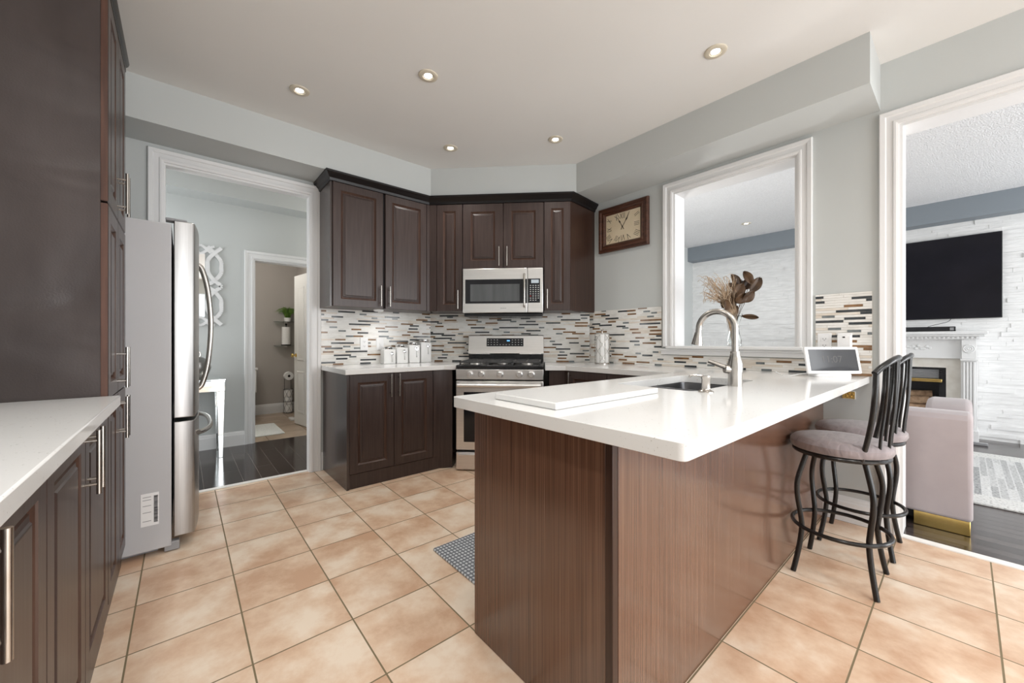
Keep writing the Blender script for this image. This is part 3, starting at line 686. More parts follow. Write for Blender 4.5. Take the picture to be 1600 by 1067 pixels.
upper_diag('wall_cabinet', 'narrow espresso wall cupboard left of the microwave', -.665, -.386, UB, [(-.638, -.388, -.425, (UB + .018, UB + .195), .062)],
           [(-.66, -.368), (-.386, -.368), (-.386, -.012), (-.73, -.012), (-.80, -.10), (-.67, -.35)], (-.706, -.639, -.389, -.368, UB, UT))
upper_diag('wall_cabinet', 'espresso wall cupboard with two short doors above the microwave', -.384, .384, 1.822,
           [(-.384, .002, -.035, (1.838, 2.02), .075), (.002, .384, .04, (1.838, 2.02), .075)])
t = upper_diag('wall_cabinet', 'narrow espresso wall cupboard right of the microwave near the clock', .386, .64, UB, [(.387, .632, .416, (UB + .018, UB + .195), .062)],
               [(.386, -.368), (.622, -.368), (.74, -.14), (.76, -.05), (.74, -.012), (.386, -.012)])
sp = MB(); a = Vector(dg(.634, .389)); 
sp.prism([(a.x, a.y), (W2 - .003, 2.438), (W2 - .003, 2.456), (a.x - .004, a.y + .012)], UB, UT + .001).xf(Matrix.Rotation(R_(45), 4, 'Z') @ Matrix.Translation((-C0[0], -C0[1], 0)))
sp.build('side_panel', endp, t)
# crown over all wall cupboards
e1 = dg(.636, .39)
path = [(.912, W1 - .003), (.912, 3.330), (1.797, 3.330), e1, (W2 - .003, 2.436)]
CR = [(-.02, 0), (.006, 0), (.010, .012), (.012, .020), (.026, .034), (.034, .050), (.044, .058), (.046, .072), (-.02, .072)]
t = MB().sweep(path, CR, 2.4365).build('crown_moulding', crownm, smooth=25)
tag(t, 'black-brown crown moulding along the top of the wall cupboards', 'crown moulding')
# puck light under the cupboard
t = thing('puck_light', 'small round white puck light under the wide wall cupboard', 'light', (1.36, 3.47, UB))
MB().lathe([(0, -.001), (.045, -.001), (.042, -.014), (.03, -.018), (0, -.018)], n=24).build('housing', plast, t)
l = bpy.data.lights.new('puck_light_beam', 'SPOT'); l.energy = 2.5; l.spot_size = R_(150); l.spot_blend = .8; l.shadow_soft_size = .03; l.color = (1, .98, .95)
o = bpy.data.objects.new('puck_light_beam', l); COL.objects.link(o); o.location = (0, 0, -.03); o.parent = t

# ------------------------------------------------------------------ microwave
t = thing('microwave', 'stainless over-the-range microwave hung above the gas range', 'microwave', (C0[0], C0[1], 0), -45)
MB().box(-.378, .378, -.40, -.02, 1.395, 1.818).build('body', black, t, bevel=.003)
MB().box(-.372, .372, -.385, -.05, 1.368, 1.395).build('vent_base', black, t, bevel=.006)
d = MB().box(-.378, .232, -.424, -.4005, 1.398, 1.816).build('door', steel, t, bevel=.006)
MB().box(-.352, .228, -.4265, -.4235, 1.486, 1.712).build('dark_glass', blackglass, d, bevel=.001)
MB().box(-.304, .160, -.4275, -.426, 1.506, 1.666).build('window', mwglass, d)
b = MB(); b.tube([(.205, -.424, 1.452), (.205, -.456, 1.458), (.205, -.460, 1.475), (.205, -.462, 1.605), (.205, -.460, 1.735), (.205, -.456, 1.752), (.205, -.424, 1.758)], [.010] * 7, 12); b.build('handle', nickel, d)
d = MB().box(.234, .378, -.424, -.4005, 1.398, 1.816).build('control_panel', steel, t, bevel=.006)
MB().box(.238, .350, -.4265, -.4235, 1.490, 1.714).build('keypad', blackglass, d, bevel=.001)
MB().box(.268, .338, -.4275, -.426, 1.672, 1.704).build('display', lcd, d)
b = MB()
for r_ in range(8):
    for c_ in range(4 if r_ < 7 else 3):
        b.mi = 1 if (r_ == 5 and c_ == 0) else 0
        x = .262 + c_ * .024; z = 1.650 - r_ * .0195
        b.box(x - .006, x + .006, -.4272, -.426, z - .0035, z + .0035)
b.build('key_prints', [keym, redm], d, smooth=0)
b = MB()
for k in range(7): b.box(-.02 + k * .008, -.0145 + k * .008, -.4246, -.4235, 1.438, 1.444)
b.build('badge', grey, t, smooth=0)

# ------------------------------------------------------------------ range
t = thing('gas_range', 'stainless gas range with five knobs under the microwave', 'range', (C0[0], C0[1], 0), -45)
MB().box(-.378, .378, -.645, -.02, .02, .895).build('body', black, t, bevel=.002)
MB().box(-.36, .36, -.60, -.1, 0, .02).build('feet', black, t)
MB().box(-.381, .381, -.69, -.075, .895, .925).build('cooktop', black, t, bevel=.008, seg=3)
d = MB().prism([(-.69, .80), (-.69, .887), (-.668, .892), (-.645, .892), (-.645, .80)], -.381, .381, M=Matrix(((0, 0, 1, 0), (1, 0, 0, 0), (0, 1, 0, 0), (0, 0, 0, 1)))).build('control_front', steel, t, bevel=.003)
for s_ in (-.258, -.158, .006, .172, .275):
    k = MB(); Mk = Matrix.Translation((s_, -.69, .846)) @ Matrix.Rotation(R_(90), 4, 'X')
    k.lathe([(0, -.002), (.031, -.002), (.031, .004), (.024, .006), (.023, .030), (.020, .033), (0, .033)], n=24, M=Mk); k.box(s_ - .004, s_ + .004, -.728, -.722, .828, .866)
    k.build('knob', steel, t)
d = MB().box(-.381, .381, -.69, -.6455, .185, .787).build('oven_door', steel, t, bevel=.005)
MB().box(-.312, .312, -.692, -.689, .255, .69).build('window', blackglass, d, bevel=.001)
b = MB(); b.tube([(-.36, -.742, .752), (.36, -.742, .752)], .0165, 16)
for s_ in (-.34, .34): b.box(s_ - .012, s_ + .012, -.742, -.689, .742, .762)
b.build('handle', steel, d)
d = MB().box(-.381, .381, -.69, -.6455, .012, .165).build('storage_drawer', steel, t, bevel=.005)
MB().box(-.36, .36, -.712, -.689, .135, .152).build('handle', steel, d, bevel=.004)
b = MB(); b.box(-.381, .381, -.10, -.02, .925, 1.0)
b.build('rear_panel', black, t, bevel=.002)
b = MB(); b.prism([(-.125, 1.008), (-.118, 1.03), (-.105, 1.187), (-.098, 1.195), (-.03, 1.195), (-.03, 1.0), (-.10, 1.0)], -.384, .384, M=Matrix(((0, 0, 1, 0), (1, 0, 0, 0), (0, 1, 0, 0), (0, 0, 0, 1))))
g = b.build('backguard', steel, t, bevel=.004)
b = MB(); b.prism([(-.1165, 1.081), (-.1105, 1.163), (-.10, 1.163), (-.10, 1.081)], -.195, .18, M=Matrix(((0, 0, 1, 0), (1, 0, 0, 0), (0, 1, 0, 0), (0, 0, 0, 1))))
cp = b.build('control_panel', blackglass, g)
b = MB()
def yk(z): return -.1165 + (z - 1.081) * (.006 / .082) - .0006
for c_ in range(12):
    for r_ in range(3 if c_ not in (4, 5) else 1):
        x = -.178 + c_ * .0308; z = 1.098 + r_ * .024
        if c_ in (6, 7) and r_ > 0: continue
        b.mi = 0; b.box(x - .007, x + .007, yk(z) - .0004, yk(z) + .001, z - .0028, z + .0028)
b.mi = 1; z = 1.138; b.box(.012, .042, yk(z) - .0004, yk(z) + .001, z - .006, z + .006)
b.build('key_prints', [keym, lcdblue], g, smooth=0)
MB().box(-.36, -.16, -.127, -.10, 1.003, 1.010).build('vent_strip', chrome, t); MB().box(.14, .36, -.127, -.10, 1.003, 1.010).build('vent_strip', chrome, t)
for gx0, gx1 in ((-.35, -.115), (-.105, .105), (.115, .35)):      # three cast-iron grates, each a part
    b = MB(); y0, y1, zt, hh = -.655, -.135, .956, .007
    for (p, q) in (((gx0, y0), (gx1, y0)), ((gx1, y0), (gx1, y1)), ((gx1, y1), (gx0, y1)), ((gx0, y1), (gx0, y0))):
        b.box(min(p[0], q[0]) - hh, max(p[0], q[0]) + hh, min(p[1], q[1]) - hh, max(p[1], q[1]) + hh, zt - .014, zt)
    cx = (gx0 + gx1) / 2
    for yy in (-.52, -.395, -.27): b.box(gx0, gx1, yy - hh * .8, yy + hh * .8, zt - .012, zt)
    b.box(cx - hh * .8, cx + hh * .8, y0, y1, zt - .012, zt)
    for x in (gx0, gx1):
        for y in (y0, y1): b.box(x - hh, x + hh, y - hh, y + hh, .925, zt)
    b.build('grate', iron, t, bevel=.002)
for bx_, by_ in ((-.235, -.52), (-.235, -.27), (0, -.395), (.235, -.52), (.235, -.27)):
    MB().lathe([(0, .925), (.05, .925), (.048, .934), (.034, .938), (.034, .944), (0, .945)], (bx_, by_, 0), 20).build('burner', steel, t)

# ------------------------------------------------------------------ things on the worktops
hs = (.137, .155, .178, .205)
canl = ('shortest white square canister with steel lid, at the left end of the row', 'second shortest white square canister with steel lid in the row',
        'second tallest white square canister with steel lid in the row', 'tallest white square canister with steel lid, nearest the range')
for k in range(4):
    x = 1.497 + k * .1265; hh = hs[k]
    t = thing('canister', canl[k], 'canister', (x, 3.585, CT), -4, 'white canisters left of the range')
    MB().box(-.056, .056, -.056, .056, 0.0005, hh).build('body', ceram, t, bevel=.007, seg=3)
    MB().lathe([(0, hh), (.050, hh), (.051, hh + .004), (.051, hh + .022), (.046, hh + .026), (.0, hh + .027)], n=28).build('lid', chrome, t)
    sp = MB(); zc = hh - .036
    Ms = Matrix.Translation((.018, -.058, zc)) @ Matrix.Rotation(R_(90), 4, 'X')
    sp.lathe([(0, .002), (.010, .003), (.015, .008), (.017, .008), (.018, .004), (.012, -.001), (0, -.002)], n=20, M=Ms)
    zl = max(.018, zc - .085)
    sp.tube([(.018, -.060, zc - .014), (.018, -.060, (zc + zl) / 2), (.018, -.060, zl)], [.0028, .0032, .0055], 8); sp.build('scoop_spoon', chrome, t)
t = thing('paper_towel_holder', 'paper towel roll in a silver leaf-wire holder on the corner worktop', 'paper towel holder', (3.03, 2.235, CT))
MB().lathe([(.02, .012), (.058, .012), (.060, .016), (.060, .278), (.057, .281), (.02, .281)], n=32).build('paper_roll', paper, t)
b = MB(); b.lathe([(0, .0005), (.07, .0005), (.07, .007), (0, .009)], n=32); b.cyl((0, 0, .005), (0, 0, .31), .006, 12); b.lathe([(0, .31), (.01, .312), (.012, .322), (.006, .332), (0, .334)], n=16)
b.build('stand', nickel, t)
b = MB()
for z in (.01, .285): b.tube(arc((0, 0, z), .068, 0, 348, 29, 'xy'), .0028, 8, closed=True)
for k in range(9):
    a = R_(k * 40)
    b.tube([(.068 * math.cos(a), .068 * math.sin(a), .01), (.068 * math.cos(a), .068 * math.sin(a), .285)], .002, 6)
    for j in range(4):
        z0 = .03 + j * .062; sgn = 1 if (j + k) % 2 else -1; P = []
        for i in range(9):
            u = i / 8; aa = a + sgn * (.0 + .32 * math.sin(math.pi * u) * .9); P.append((.069 * math.cos(aa), .069 * math.sin(aa), z0 + u * .058))
        b.tube(P, .0016, 6)
b.build('wire_leaves', nickel, t)
# smart display
t = thing('smart_display', 'white smart display with dark screen on the worktop under the outlets', 'smart display', (2.995, .535, CT), HEAD - 90)
Mt = Matrix.Translation((0, -.035, .018)) @ Matrix.Rotation(R_(-12), 4, 'X')
MB().box(-.163, .163, -.009, .009, 0, .165, Mt).build('housing', plast, t, bevel=.008, seg=3)
MB().box(-.143, .143, -.0102, -.0088, .017, .147, Mt).build('screen', screen, t)
b = MB(); b.loops([[(x, y, z) for x, y in rrect(-.11 * k, .11 * k, -.05 + o, .03 + o, .02, 4)] for k, o, z in ((1, .012, .0005), (1, .012, .012), (.85, .03, .05), (.6, .045, .09))]); b.build('base', plast, t)
MB().lathe([(0, 0), (.0018, 0), (.0018, .002), (0, .002)], n=10, M=Mt @ Matrix.Translation((0, -.0095, .156)) @ Matrix.Rotation(R_(90), 4, 'X')).build('camera_dot', black, t)
def text_part(s, size, par, M, m, name):
    c = bpy.data.curves.new(name, 'FONT'); c.body = s; c.size = size; c.align_x = 'CENTER'; c.align_y = 'CENTER'; c.extrude = .0002
    o = bpy.data.objects.new(name, c); COL.objects.link(o); bpy.context.view_layer.update()
    me = bpy.data.meshes.new_from_object(o.evaluated_get(bpy.context.evaluated_depsgraph_get())); bpy.data.objects.remove(o)
    me.materials.clear(); me.materials.append(m); o = bpy.data.objects.new(name, me); COL.objects.link(o); o.parent = par; o.matrix_local = M; return o
text_part('11:07', .058, t, Mt @ Matrix.Translation((-.01, -.0106, .085)) @ Matrix.Rotation(R_(90), 4, 'X'), digit, 'clock_digits')
MB().tube(smooth_path([(-.10, .02, .02), (-.16, .03, .012), (-.22, .02, .004), (-.25, .06, .006), (-.26, .10, .02)], 5), .0025, 6).build('power_cable', plast, t)
# outlets
def outlet(name, lab, loc, rotz, kind, m=plast, w_=.072, h_=.118):
    t = thing(name, lab, 'switch' if kind == 'switch' else 'outlet', loc, rotz)
    MB().box(-w_ / 2, w_ / 2, -.006, -.0005, -h_ / 2, h_ / 2).build('cover_plate', m, t, bevel=.002)
    if kind == 'duplex':
        b = MB()
        for z in (-.021, .021):
            b.mi = 0; b.box(-.017, .017, -.0085, -.0055, z - .014, z + .014)
            b.mi = 1; b.box(-.008, -.006, -.0092, -.008, z - .003, z + .006); b.box(.006, .008, -.0092, -.008, z - .003, z + .006); b.box(-.002, .002, -.0092, -.008, z - .009, z - .005)
        b.build('sockets', [m, inkm], t, smooth=0)
    elif kind == 'switch':
        MB().box(-.005, .005, -.016, -.0055, -.012, .012).build('toggle', m, t, bevel=.002)
    else: pass
    return t
WB = -.0088
outlet('wall_outlet', 'white duplex outlet on the mosaic beside the hallway opening', (1.30, W1 + WB, 1.108), 0, 'duplex')
outlet('light_switch', 'white toggle switch on the mosaic just left of the canisters', (1.452, W1 + WB, 1.107), 0, 'switch')
outlet('wall_outlet', 'white outlet above the left half of the smart display', (W2 + WB, .592, 1.125), -90, 'duplex')
t = outlet('wall_outlet', 'white outlet with plugged-in adapter above the right half of the smart display', (W2 + WB, .492, 1.125), -90, 'none')
MB().box(-.033, .033, -.032, -.006, -.05, .043).build('plug_adapter', plast, t, bevel=.004); MB().box(-.006, .006, -.033, -.031, .028, .036).build('slot', inkm, t)
t = outlet('wall_outlet', 'brass outlet under the breakfast bar overhang', (W2, .474, .795), -90, 'none', plast, .065, .05)
b = MB(); b.box(-.03, .03, -.009, -.005, -.022, .022)
for k in range(5): b.lathe([(0, 0), (.007, .001), (.005, .005), (0, .006)], n=10, M=Matrix.Translation((-.02 + k * .01, -.009, .008 * (-1) ** k)) @ Matrix.Rotation(R_(90), 4, 'X'))
b.build('ornate_face', brass, t)
# wall clock
t = thing('wall_clock', 'mahogany framed rectangular wall clock with roman numerals', 'clock', (W2, 2.10, 2.215), -90)
def rl(hw, hh, y): return [(-hw, y, -hh), (hw, y, -hh), (hw, y, hh), (-hw, y, hh)]
FW, FH = .268, .215
b = MB(); b.loops([rl(FW, FH, -.001), rl(FW, FH, -.028), rl(FW - .008, FH - .008, -.036), rl(FW - .028, FH - .028, -.036), rl(FW - .034, FH - .034, -.028), rl(FW - .05, FH - .05, -.026), rl(FW - .06, FH - .06, -.032), rl(FW - .082, FH - .076, -.014), rl(FW - .082, FH - .076, -.001)], cap0=True, cap1=True)
b.build('frame', clockw, t, smooth=25)
b = MB(); n_ = 60
for i in range(n_):
    for sgn in (-1, 1):
        x = -FW + .03 + (2 * FW - .06) * i / (n_ - 1); b.box(x - .0025, x + .0025, -.0385, -.034, sgn * (FH - .018) - .006, sgn * (FH - .018) + .006)
for i in range(46):
    for sgn in (-1, 1):
        z = -FH + .03 + (2 * FH - .06) * i / 45; b.box(sgn * (FW - .018) - .006, sgn * (FW - .018) + .006, -.0385, -.034, z - .0025, z + .0025)
b.build('beading', clockw, t, smooth=0)
DW, DH = FW - .083, FH - .077
MB().box(-DW, DW, -.017, -.0142, -DH, DH).build('dial', clockd, t)
b = MB()
ROM = ['XII', 'I', 'II', 'III', 'IIII', 'V', 'VI', 'VII', 'VIII', 'IX', 'X', 'XI']
def strokes(s):
    o = []; x = 0
    for c in s:
        if c == 'I': o.append((x + .15, 0, x + .15, 1)); x += .35
        elif c == 'V': o += [(x, 1, x + .35, 0), (x + .35, 0, x + .7, 1)]; x += .8
        else: o += [(x, 0, x + .6, 1), (x, 1, x + .6, 0)]; x += .75
    return o, x - .05
for i, s_ in enumerate(ROM):
    a = math.pi / 2 - i * math.pi / 6
    ca, sa = math.cos(a), math.sin(a); k = min((DW - .036) / max(abs(ca), 1e-6), (DH - .034) / max(abs(sa), 1e-6)); px, pz = ca * k, sa * k
    st, wd = strokes(s_); hh = .052; sw = .040
    rot = a - math.pi / 2
    M0 = Matrix.Translation((px, -.0172, pz)) @ Matrix.Rotation(-rot, 4, 'Y')
    for x0, z0, x1, z1 in st:
        A = Vector(((x0 - wd / 2) * sw, 0, (z0 - .5) * hh)); B = Vector(((x1 - wd / 2) * sw, 0, (z1 - .5) * hh)); d = B - A
        Mx = M0 @ Matrix.Translation((A + B) / 2) @ Matrix.Rotation(math.atan2(d.x, d.z), 4, 'Y')
        b.box(-.0021, .0021, -.0004, .0003, -d.length / 2, d.length / 2, Mx)
b.build('numerals', inkm, t, smooth=0)
def hand(ang, ln, w_, y):
    Mx = Matrix.Translation((0, y, 0)) @ Matrix.Rotation(R_(ang), 4, 'Y'); b = MB()
    b.prism([(-w_ * .4, -.03), (w_ * .4, -.03), (w_ * .5, 0), (w_ * .35, ln * .45), (w_ * 1.3, ln * .62), (w_ * .3, ln * .75), (0, ln), (-w_ * .3, ln * .75), (-w_ * 1.3, ln * .62), (-w_ * .35, ln * .45), (-w_ * .5, 0)], -.0006, .0006,
            M=Mx @ Matrix(((1, 0, 0, 0), (0, 0, 1, 0), (0, 1, 0, 0), (0, 0, 0, 1))))
    return b
hand(-30, .100, .006, -.0190).build('hour_hand', inkm, t); hand(34, .130, .005, -.0205).build('minute_hand', inkm, t)
MB().lathe([(0, 0), (.006, 0), (.005, .003), (0, .004)], n=14, M=Matrix.Translation((0, -.0205, 0)) @ Matrix.Rotation(R_(90), 4, 'X')).build('hub', inkm, t)
# vase on the sill
t = thing('glass_vase', 'clear pinched glass vase standing on the pass-through sill', 'vase', (3.265, 1.165, 1.0925))
pr = [(.045, 0), (.050, .006), (.048, .05), (.036, .10), (.030, .135), (.036, .18), (.050, .225), (.056, .25)]
MB().lathe([(0, 0)] + pr + [(r_ - .0035, z) for r_, z in pr[::-1][:-2]] + [(.040, .016), (0, .014)], n=36).build('vessel', glassm, t)
t = thing('dried_bouquet', 'dried brown leaves and straw plumes standing in the glass vase', 'dried flowers', (3.265, 1.165, 1.11))
rn = random.Random(4)
# local frame: image left = +y-ish / -x ; use direction L (left in view) and Z
Lv = Vector((-.82, .57, 0)); Fv = Vector((.57, .82, 0))
b = MB()
for k in range(120):
    tip = Lv * rn.uniform(.0, .24) + Fv * rn.uniform(-.07, .07) + Vector((0, 0, rn.uniform(.34, .52)))
    mid_ = Lv * rn.uniform(.0, .07) + Fv * rn.uniform(-.02, .02) + Vector((0, 0, rn.uniform(.24, .30)))
    b0 = Lv * rn.uniform(-.012, .012) + Fv * rn.uniform(-.012, .012) + Vector((0, 0, .005))
    dr = Lv * rn.uniform(-.01, .06) + Fv * rn.uniform(-.03, .03) + Vector((0, 0, rn.uniform(-.07, .03)))
    b.tube(smooth_path([b0, mid_, tip, tip + dr], 4), [.0016] * 12 + [.0008], 4)
o = b.build('straw_plumes', straw, t); o['kind'] = 'stuff'
def leaf(par, base, tip, wid, nrm, m):
    base, tip = Vector(base), Vector(tip); ax = tip - base; nrm = (Vector(nrm) - ax * (Vector(nrm).dot(ax) / ax.length_squared)).normalized(); sd = ax.normalized().cross(nrm)
    b = MB(); rows = []
    for i in range(9):
        u = i / 8; ww = wid * (math.sin(math.pi * min(1, u * .94 + .04)) ** .65); c = base + ax * u + nrm * (.010 * math.sin(math.pi * u))
        rows.append([b.b.verts.new(c + sd * ww * f + nrm * (.014 * abs(f))) for f in (-1, -.5, 0, .5, 1)])
    for A, B in zip(rows, rows[1:]):
        for k in range(4): b._f([A[k], A[k + 1], B[k + 1], B[k]])
    o = b.build('dried_leaf', m, par, smooth=20); q = o.modifiers.new('Solidify', 'SOLIDIFY'); q.thickness = .0016; return o
st = MB()
LV = [(.02, .36, -.03, .45, .040), (-.03, .40, -.08, .49, .042), (-.08, .44, -.13, .52, .040), (-.04, .34, -.10, .40, .040), (-.11, .41, -.17, .50, .034), (.05, .30, .02, .39, .036),
      (.09, .29, .05, .37, .034), (-.01, .29, .03, .20, .030), (-.03, .45, .02, .53, .034), (-.06, .215, -.16, .205, .018), (.01, .33, -.05, .38, .036), (.10, .33, .13, .26, .028), (-.10, .47, -.06, .55, .030), (.0, .40, .05, .46, .034)]
for i, (l0, z0, l1, z1, wd) in enumerate(LV):
    f0 = rn.uniform(-.05, .02); f1 = f0 + rn.uniform(-.03, .03)
    bs = Lv * l0 + Fv * f0 + Vector((0, 0, z0)); tp = Lv * l1 + Fv * f1 + Vector((0, 0, z1))
    leaf(t, bs + (bs - tp) * .12, tp + (tp - bs) * .12, wd * 1.15, -Fv + Vector((rn.uniform(-.4, .4), rn.uniform(-.4, .4), rn.uniform(-.3, .5))), leafd)
    st.tube(smooth_path([Lv * rn.uniform(-.012, .012) + Fv * rn.uniform(-.01, .01) + Vector((0, 0, .005)), Lv * (l0 * .25) + Vector((0, 0, .2)), bs], 4), .0022, 5)
st.build('leaf_stems', leafd, t)
# floor mat
t = MB().prism(rrect(1.03, 1.85, 1.31, 1.87, .01, 2), .0005, .011).build('floor_mat', matg, bevel=.003); tag(t, 'grey woven floor mat on the tiles by the peninsula', 'mat')

# ------------------------------------------------------------------ bar stools
def stool(loc, lab):
    t = thing('bar_stool', lab, 'stool', loc, 0, 'bar stools at the peninsula')
    MB().lathe([(0, .600), (.17, .600), (.190, .606), (.198, .622), (.196, .640), (.180, .656), (.14, .664), (.07, .668), (0, .669)], n=40).build('seat_cushion', velvet, t)
    b = MB(); b.tube(arc((0, 0, .592), .178, 0, 351, 39, 'xy'), .011, 10, closed=True); b.build('seat_ring', stoolm, t)
    prof = [(.150, .592), (.172, .53), (.196, .45), (.198, .38), (.184, .29), (.176, .225), (.184, .15), (.200, .07), (.217, .001)]
    for sx in (-1, 1):
        for sy in (-1, 1):
            MB().tube(smooth_path([(sx * r_ * .716, sy * r_ * .698, z) for r_, z in prof], 4), .0115, 12).build('leg', stoolm, t)
    b = MB(); b.tube(arc((0, 0, .225), .186, 0, 351, 39, 'xy'), .0095, 10, closed=True); b.build('foot_ring', stoolm, t)
    def ry(x): return -.145 - .060 * (1 - (x / .165) ** 2)
    def rz(x): return .990 + .068 * max(0, 1 - (x / .165) ** 2) ** .8
    MB().tube([(x, ry(x), rz(x)) for x in [-.165 + .33 * i / 16 for i in range(17)]], .0125, 12).build('top_rail', stoolm, t)
    for a, xt, rad, nm in ((56, .160, .0105, 'back_post'), (32, .102, .0062, 'back_spindle'), (10, .034, .0062, 'back_spindle')):
        for sg in (-1, 1):
            xb, yb = sg * .178 * math.sin(R_(a)), -.178 * math.cos(R_(a)); x1 = sg * xt
            P = [(xb, yb, .592), (xb * .97, yb - .006, .70), (xb * (.9 if rad < .01 else 1), yb * .8 + ry(x1) * .2 - .012, .82), (x1, ry(x1) + .004, .93), (x1, ry(x1), rz(x1))]
            if nm == 'back_post': P = [Vector(P[0]).lerp(Vector(P[-1]), u) + Vector((0, -.012 * math.sin(math.pi * u), 0)) for u in (0, .25, .5, .75, 1)]
            MB().tube(smooth_path(P, 5), rad, 12).build(nm, stoolm, t)
    return t
s1 = stool((2.45, .40, 0), 'black metal bar stool with lilac seat, nearer the camera')
dup(s1, (2.915, .39, 0), 0, 'black metal bar stool with lilac seat, beside the living room casing')

# ------------------------------------------------------------------ ceiling pot lights
PL = [(.588, 2.85, 'recessed ceiling light nearest the hallway opening'), (1.165, 2.172, 'recessed ceiling light in the middle of the kitchen ceiling'), (1.746, 2.859, 'recessed ceiling light in front of the cupboard left of the microwave'),
      (2.326, 2.179, 'recessed ceiling light in front of the clock corner'), (2.316, .925, 'recessed ceiling light above the peninsula sink')]
def pot(x, y, lab, e=16, cz=CE):
    t = thing('ceiling_light', lab, 'ceiling light', (x, y, cz), 0, 'recessed ceiling lights')
    MB().lathe([(.024, -.001), (.027, -.004), (.031, -.004), (.033, -.0075), (.050, -.009), (.058, -.005), (.060, -.0005)], n=36).build('trim_ring', potring, t)
    MB().lathe([(0, -.003), (.019, -.0035), (.024, -.002)], n=28).build('bulb', lampm, t)
    l = bpy.data.lights.new('ceiling_light_beam', 'SPOT'); l.energy = e; l.spot_size = R_(125); l.spot_blend = .9; l.shadow_soft_size = .03; l.color = (1, .97, .92)
    o = bpy.data.objects.new('ceiling_light_beam', l); COL.objects.link(o); o.location = (0, 0, -.02); o.parent = t
    return t
for x, y, lab in PL: pot(x, y, lab)
pot(6.02, 1.995, 'recessed ceiling light in the living room ceiling', 13)
def fill_point(x, y, z, e, col=(1, .95, .88)):  # added point light without a fixture, out of view, to brighten a side room
    l = bpy.data.lights.new('fill_lamp', 'POINT'); l.energy = e; l.shadow_soft_size = .12; l.color = col
    o = bpy.data.objects.new('fill_lamp', l); COL.objects.link(o); o.location = (x, y, z)
fill_point(.3, 5.9, 2.3, 15); fill_point(1.9, 4.4, 2.45, 11)
fill_point(4.0, 2.2, 1.35, 28, (1, .98, .95))  # invented lamp hidden behind the pass-through wall, lifts the living room light

# ------------------------------------------------------------------ hallway things
t = thing('wall_mirror', 'decorative mirror with interlaced wavy frame on the hallway wall', 'mirror', (.02, 5.12, 1.71))
MB().box(-.16, .16, -.018, -.002, -.33, .33).build('mirror_panel', mirror, t, bevel=.004)
for cx in (-.235, .235):
    b = MB()
    for ph in (1, -1):
        K = [(ph * a_, z_) for a_, z_ in ((.058, -.405), (0, -.345), (-.052, -.27), (-.056, -.2), (-.052, -.135), (0, -.055), (.056, 0), (0, .055), (-.052, .135), (-.056, .2), (-.052, .27), (0, .345), (.058, .405))]
        P = [(cx + v.x, v.z) for v in smooth_path([(x, 0, z) for x, z in K], 4)]
        for (x0, z0), (x1, z1) in zip(P, P[1:]):
            d = Vector((x1 - x0, z1 - z0)); n_ = Vector((-d.y, d.x)).normalized() * .018
            b.prism([(x0 - n_.x, z0 - n_.y), (x1 - n_.x, z1 - n_.y), (x1 + n_.x, z1 + n_.y), (x0 + n_.x, z0 + n_.y)], -.022 if ph > 0 else -.018, -.004, M=Matrix(((1, 0, 0, 0), (0, 0, 1, 0), (0, 1, 0, 0), (0, 0, 0, 1))))
    b.build('wavy_frame', mirror if False else white, t, smooth=0)
for cz in (-.37, .37):
    b = MB()
    for ph in (1, -1):
        P = [(-.235 + .47 * i / 32, cz + ph * .04 * math.cos(math.pi * (-.235 + .47 * i / 32) / .1175)) for i in range(33)]
        for (x0, z0), (x1, z1) in zip(P, P[1:]):
            d = Vector((x1 - x0, z1 - z0)); n_ = Vector((-d.y, d.x)).normalized() * .013
            b.prism([(x0 - n_.x, z0 - n_.y), (x1 - n_.x, z1 - n_.y), (x1 + n_.x, z1 + n_.y), (x0 + n_.x, z0 + n_.y)], -.021 if ph > 0 else -.019, -.004, M=Matrix(((1, 0, 0, 0), (0, 0, 1, 0), (0, 1, 0, 0), (0, 0, 0, 1))))
    b.build('wavy_frame', white, t, smooth=0)
t = thing('console_table', 'mirrored console table with tapered legs against the hallway wall', 'console table', (-.18, 4.87, 0))
MB().box(-.50, .50, -.21, .21, .752, .766).build('tabletop', mirror, t, bevel=.003)
MB().box(-.495, .495, -.205, .205, .648, .752).build('apron', mirror, t, bevel=.003)
for sx in (-1, 1):
    for sy in (-1, 1):
        b = MB(); L = []
        for z, w_ in ((.648, .030), (.004, .017)):
            cx, cy = sx * (.495 - .032), sy * (.205 - .032)
            L.append([(cx - w_, cy - w_, z), (cx + w_, cy - w_, z), (cx + w_, cy + w_, z), (cx - w_, cy + w_, z)])
        b.loops(L).build('leg', mirror, t, bevel=.003)
t = thing('silver_pot', 'round silver lidded pot with ring handle on the console table', 'vase', (.10, 4.85, .766))
MB().lathe([(0, 0), (.05, 0), (.055, .008), (.10, .05), (.118, .105), (.105, .165), (.06, .205), (.03, .215), (0, .217)], n=36).build('body', pewter, t)
b = MB(); b.tube(arc((0, 0, .235), .035, -40, 220, 16), .007, 10); b.build('ring_handle', nickel, t)
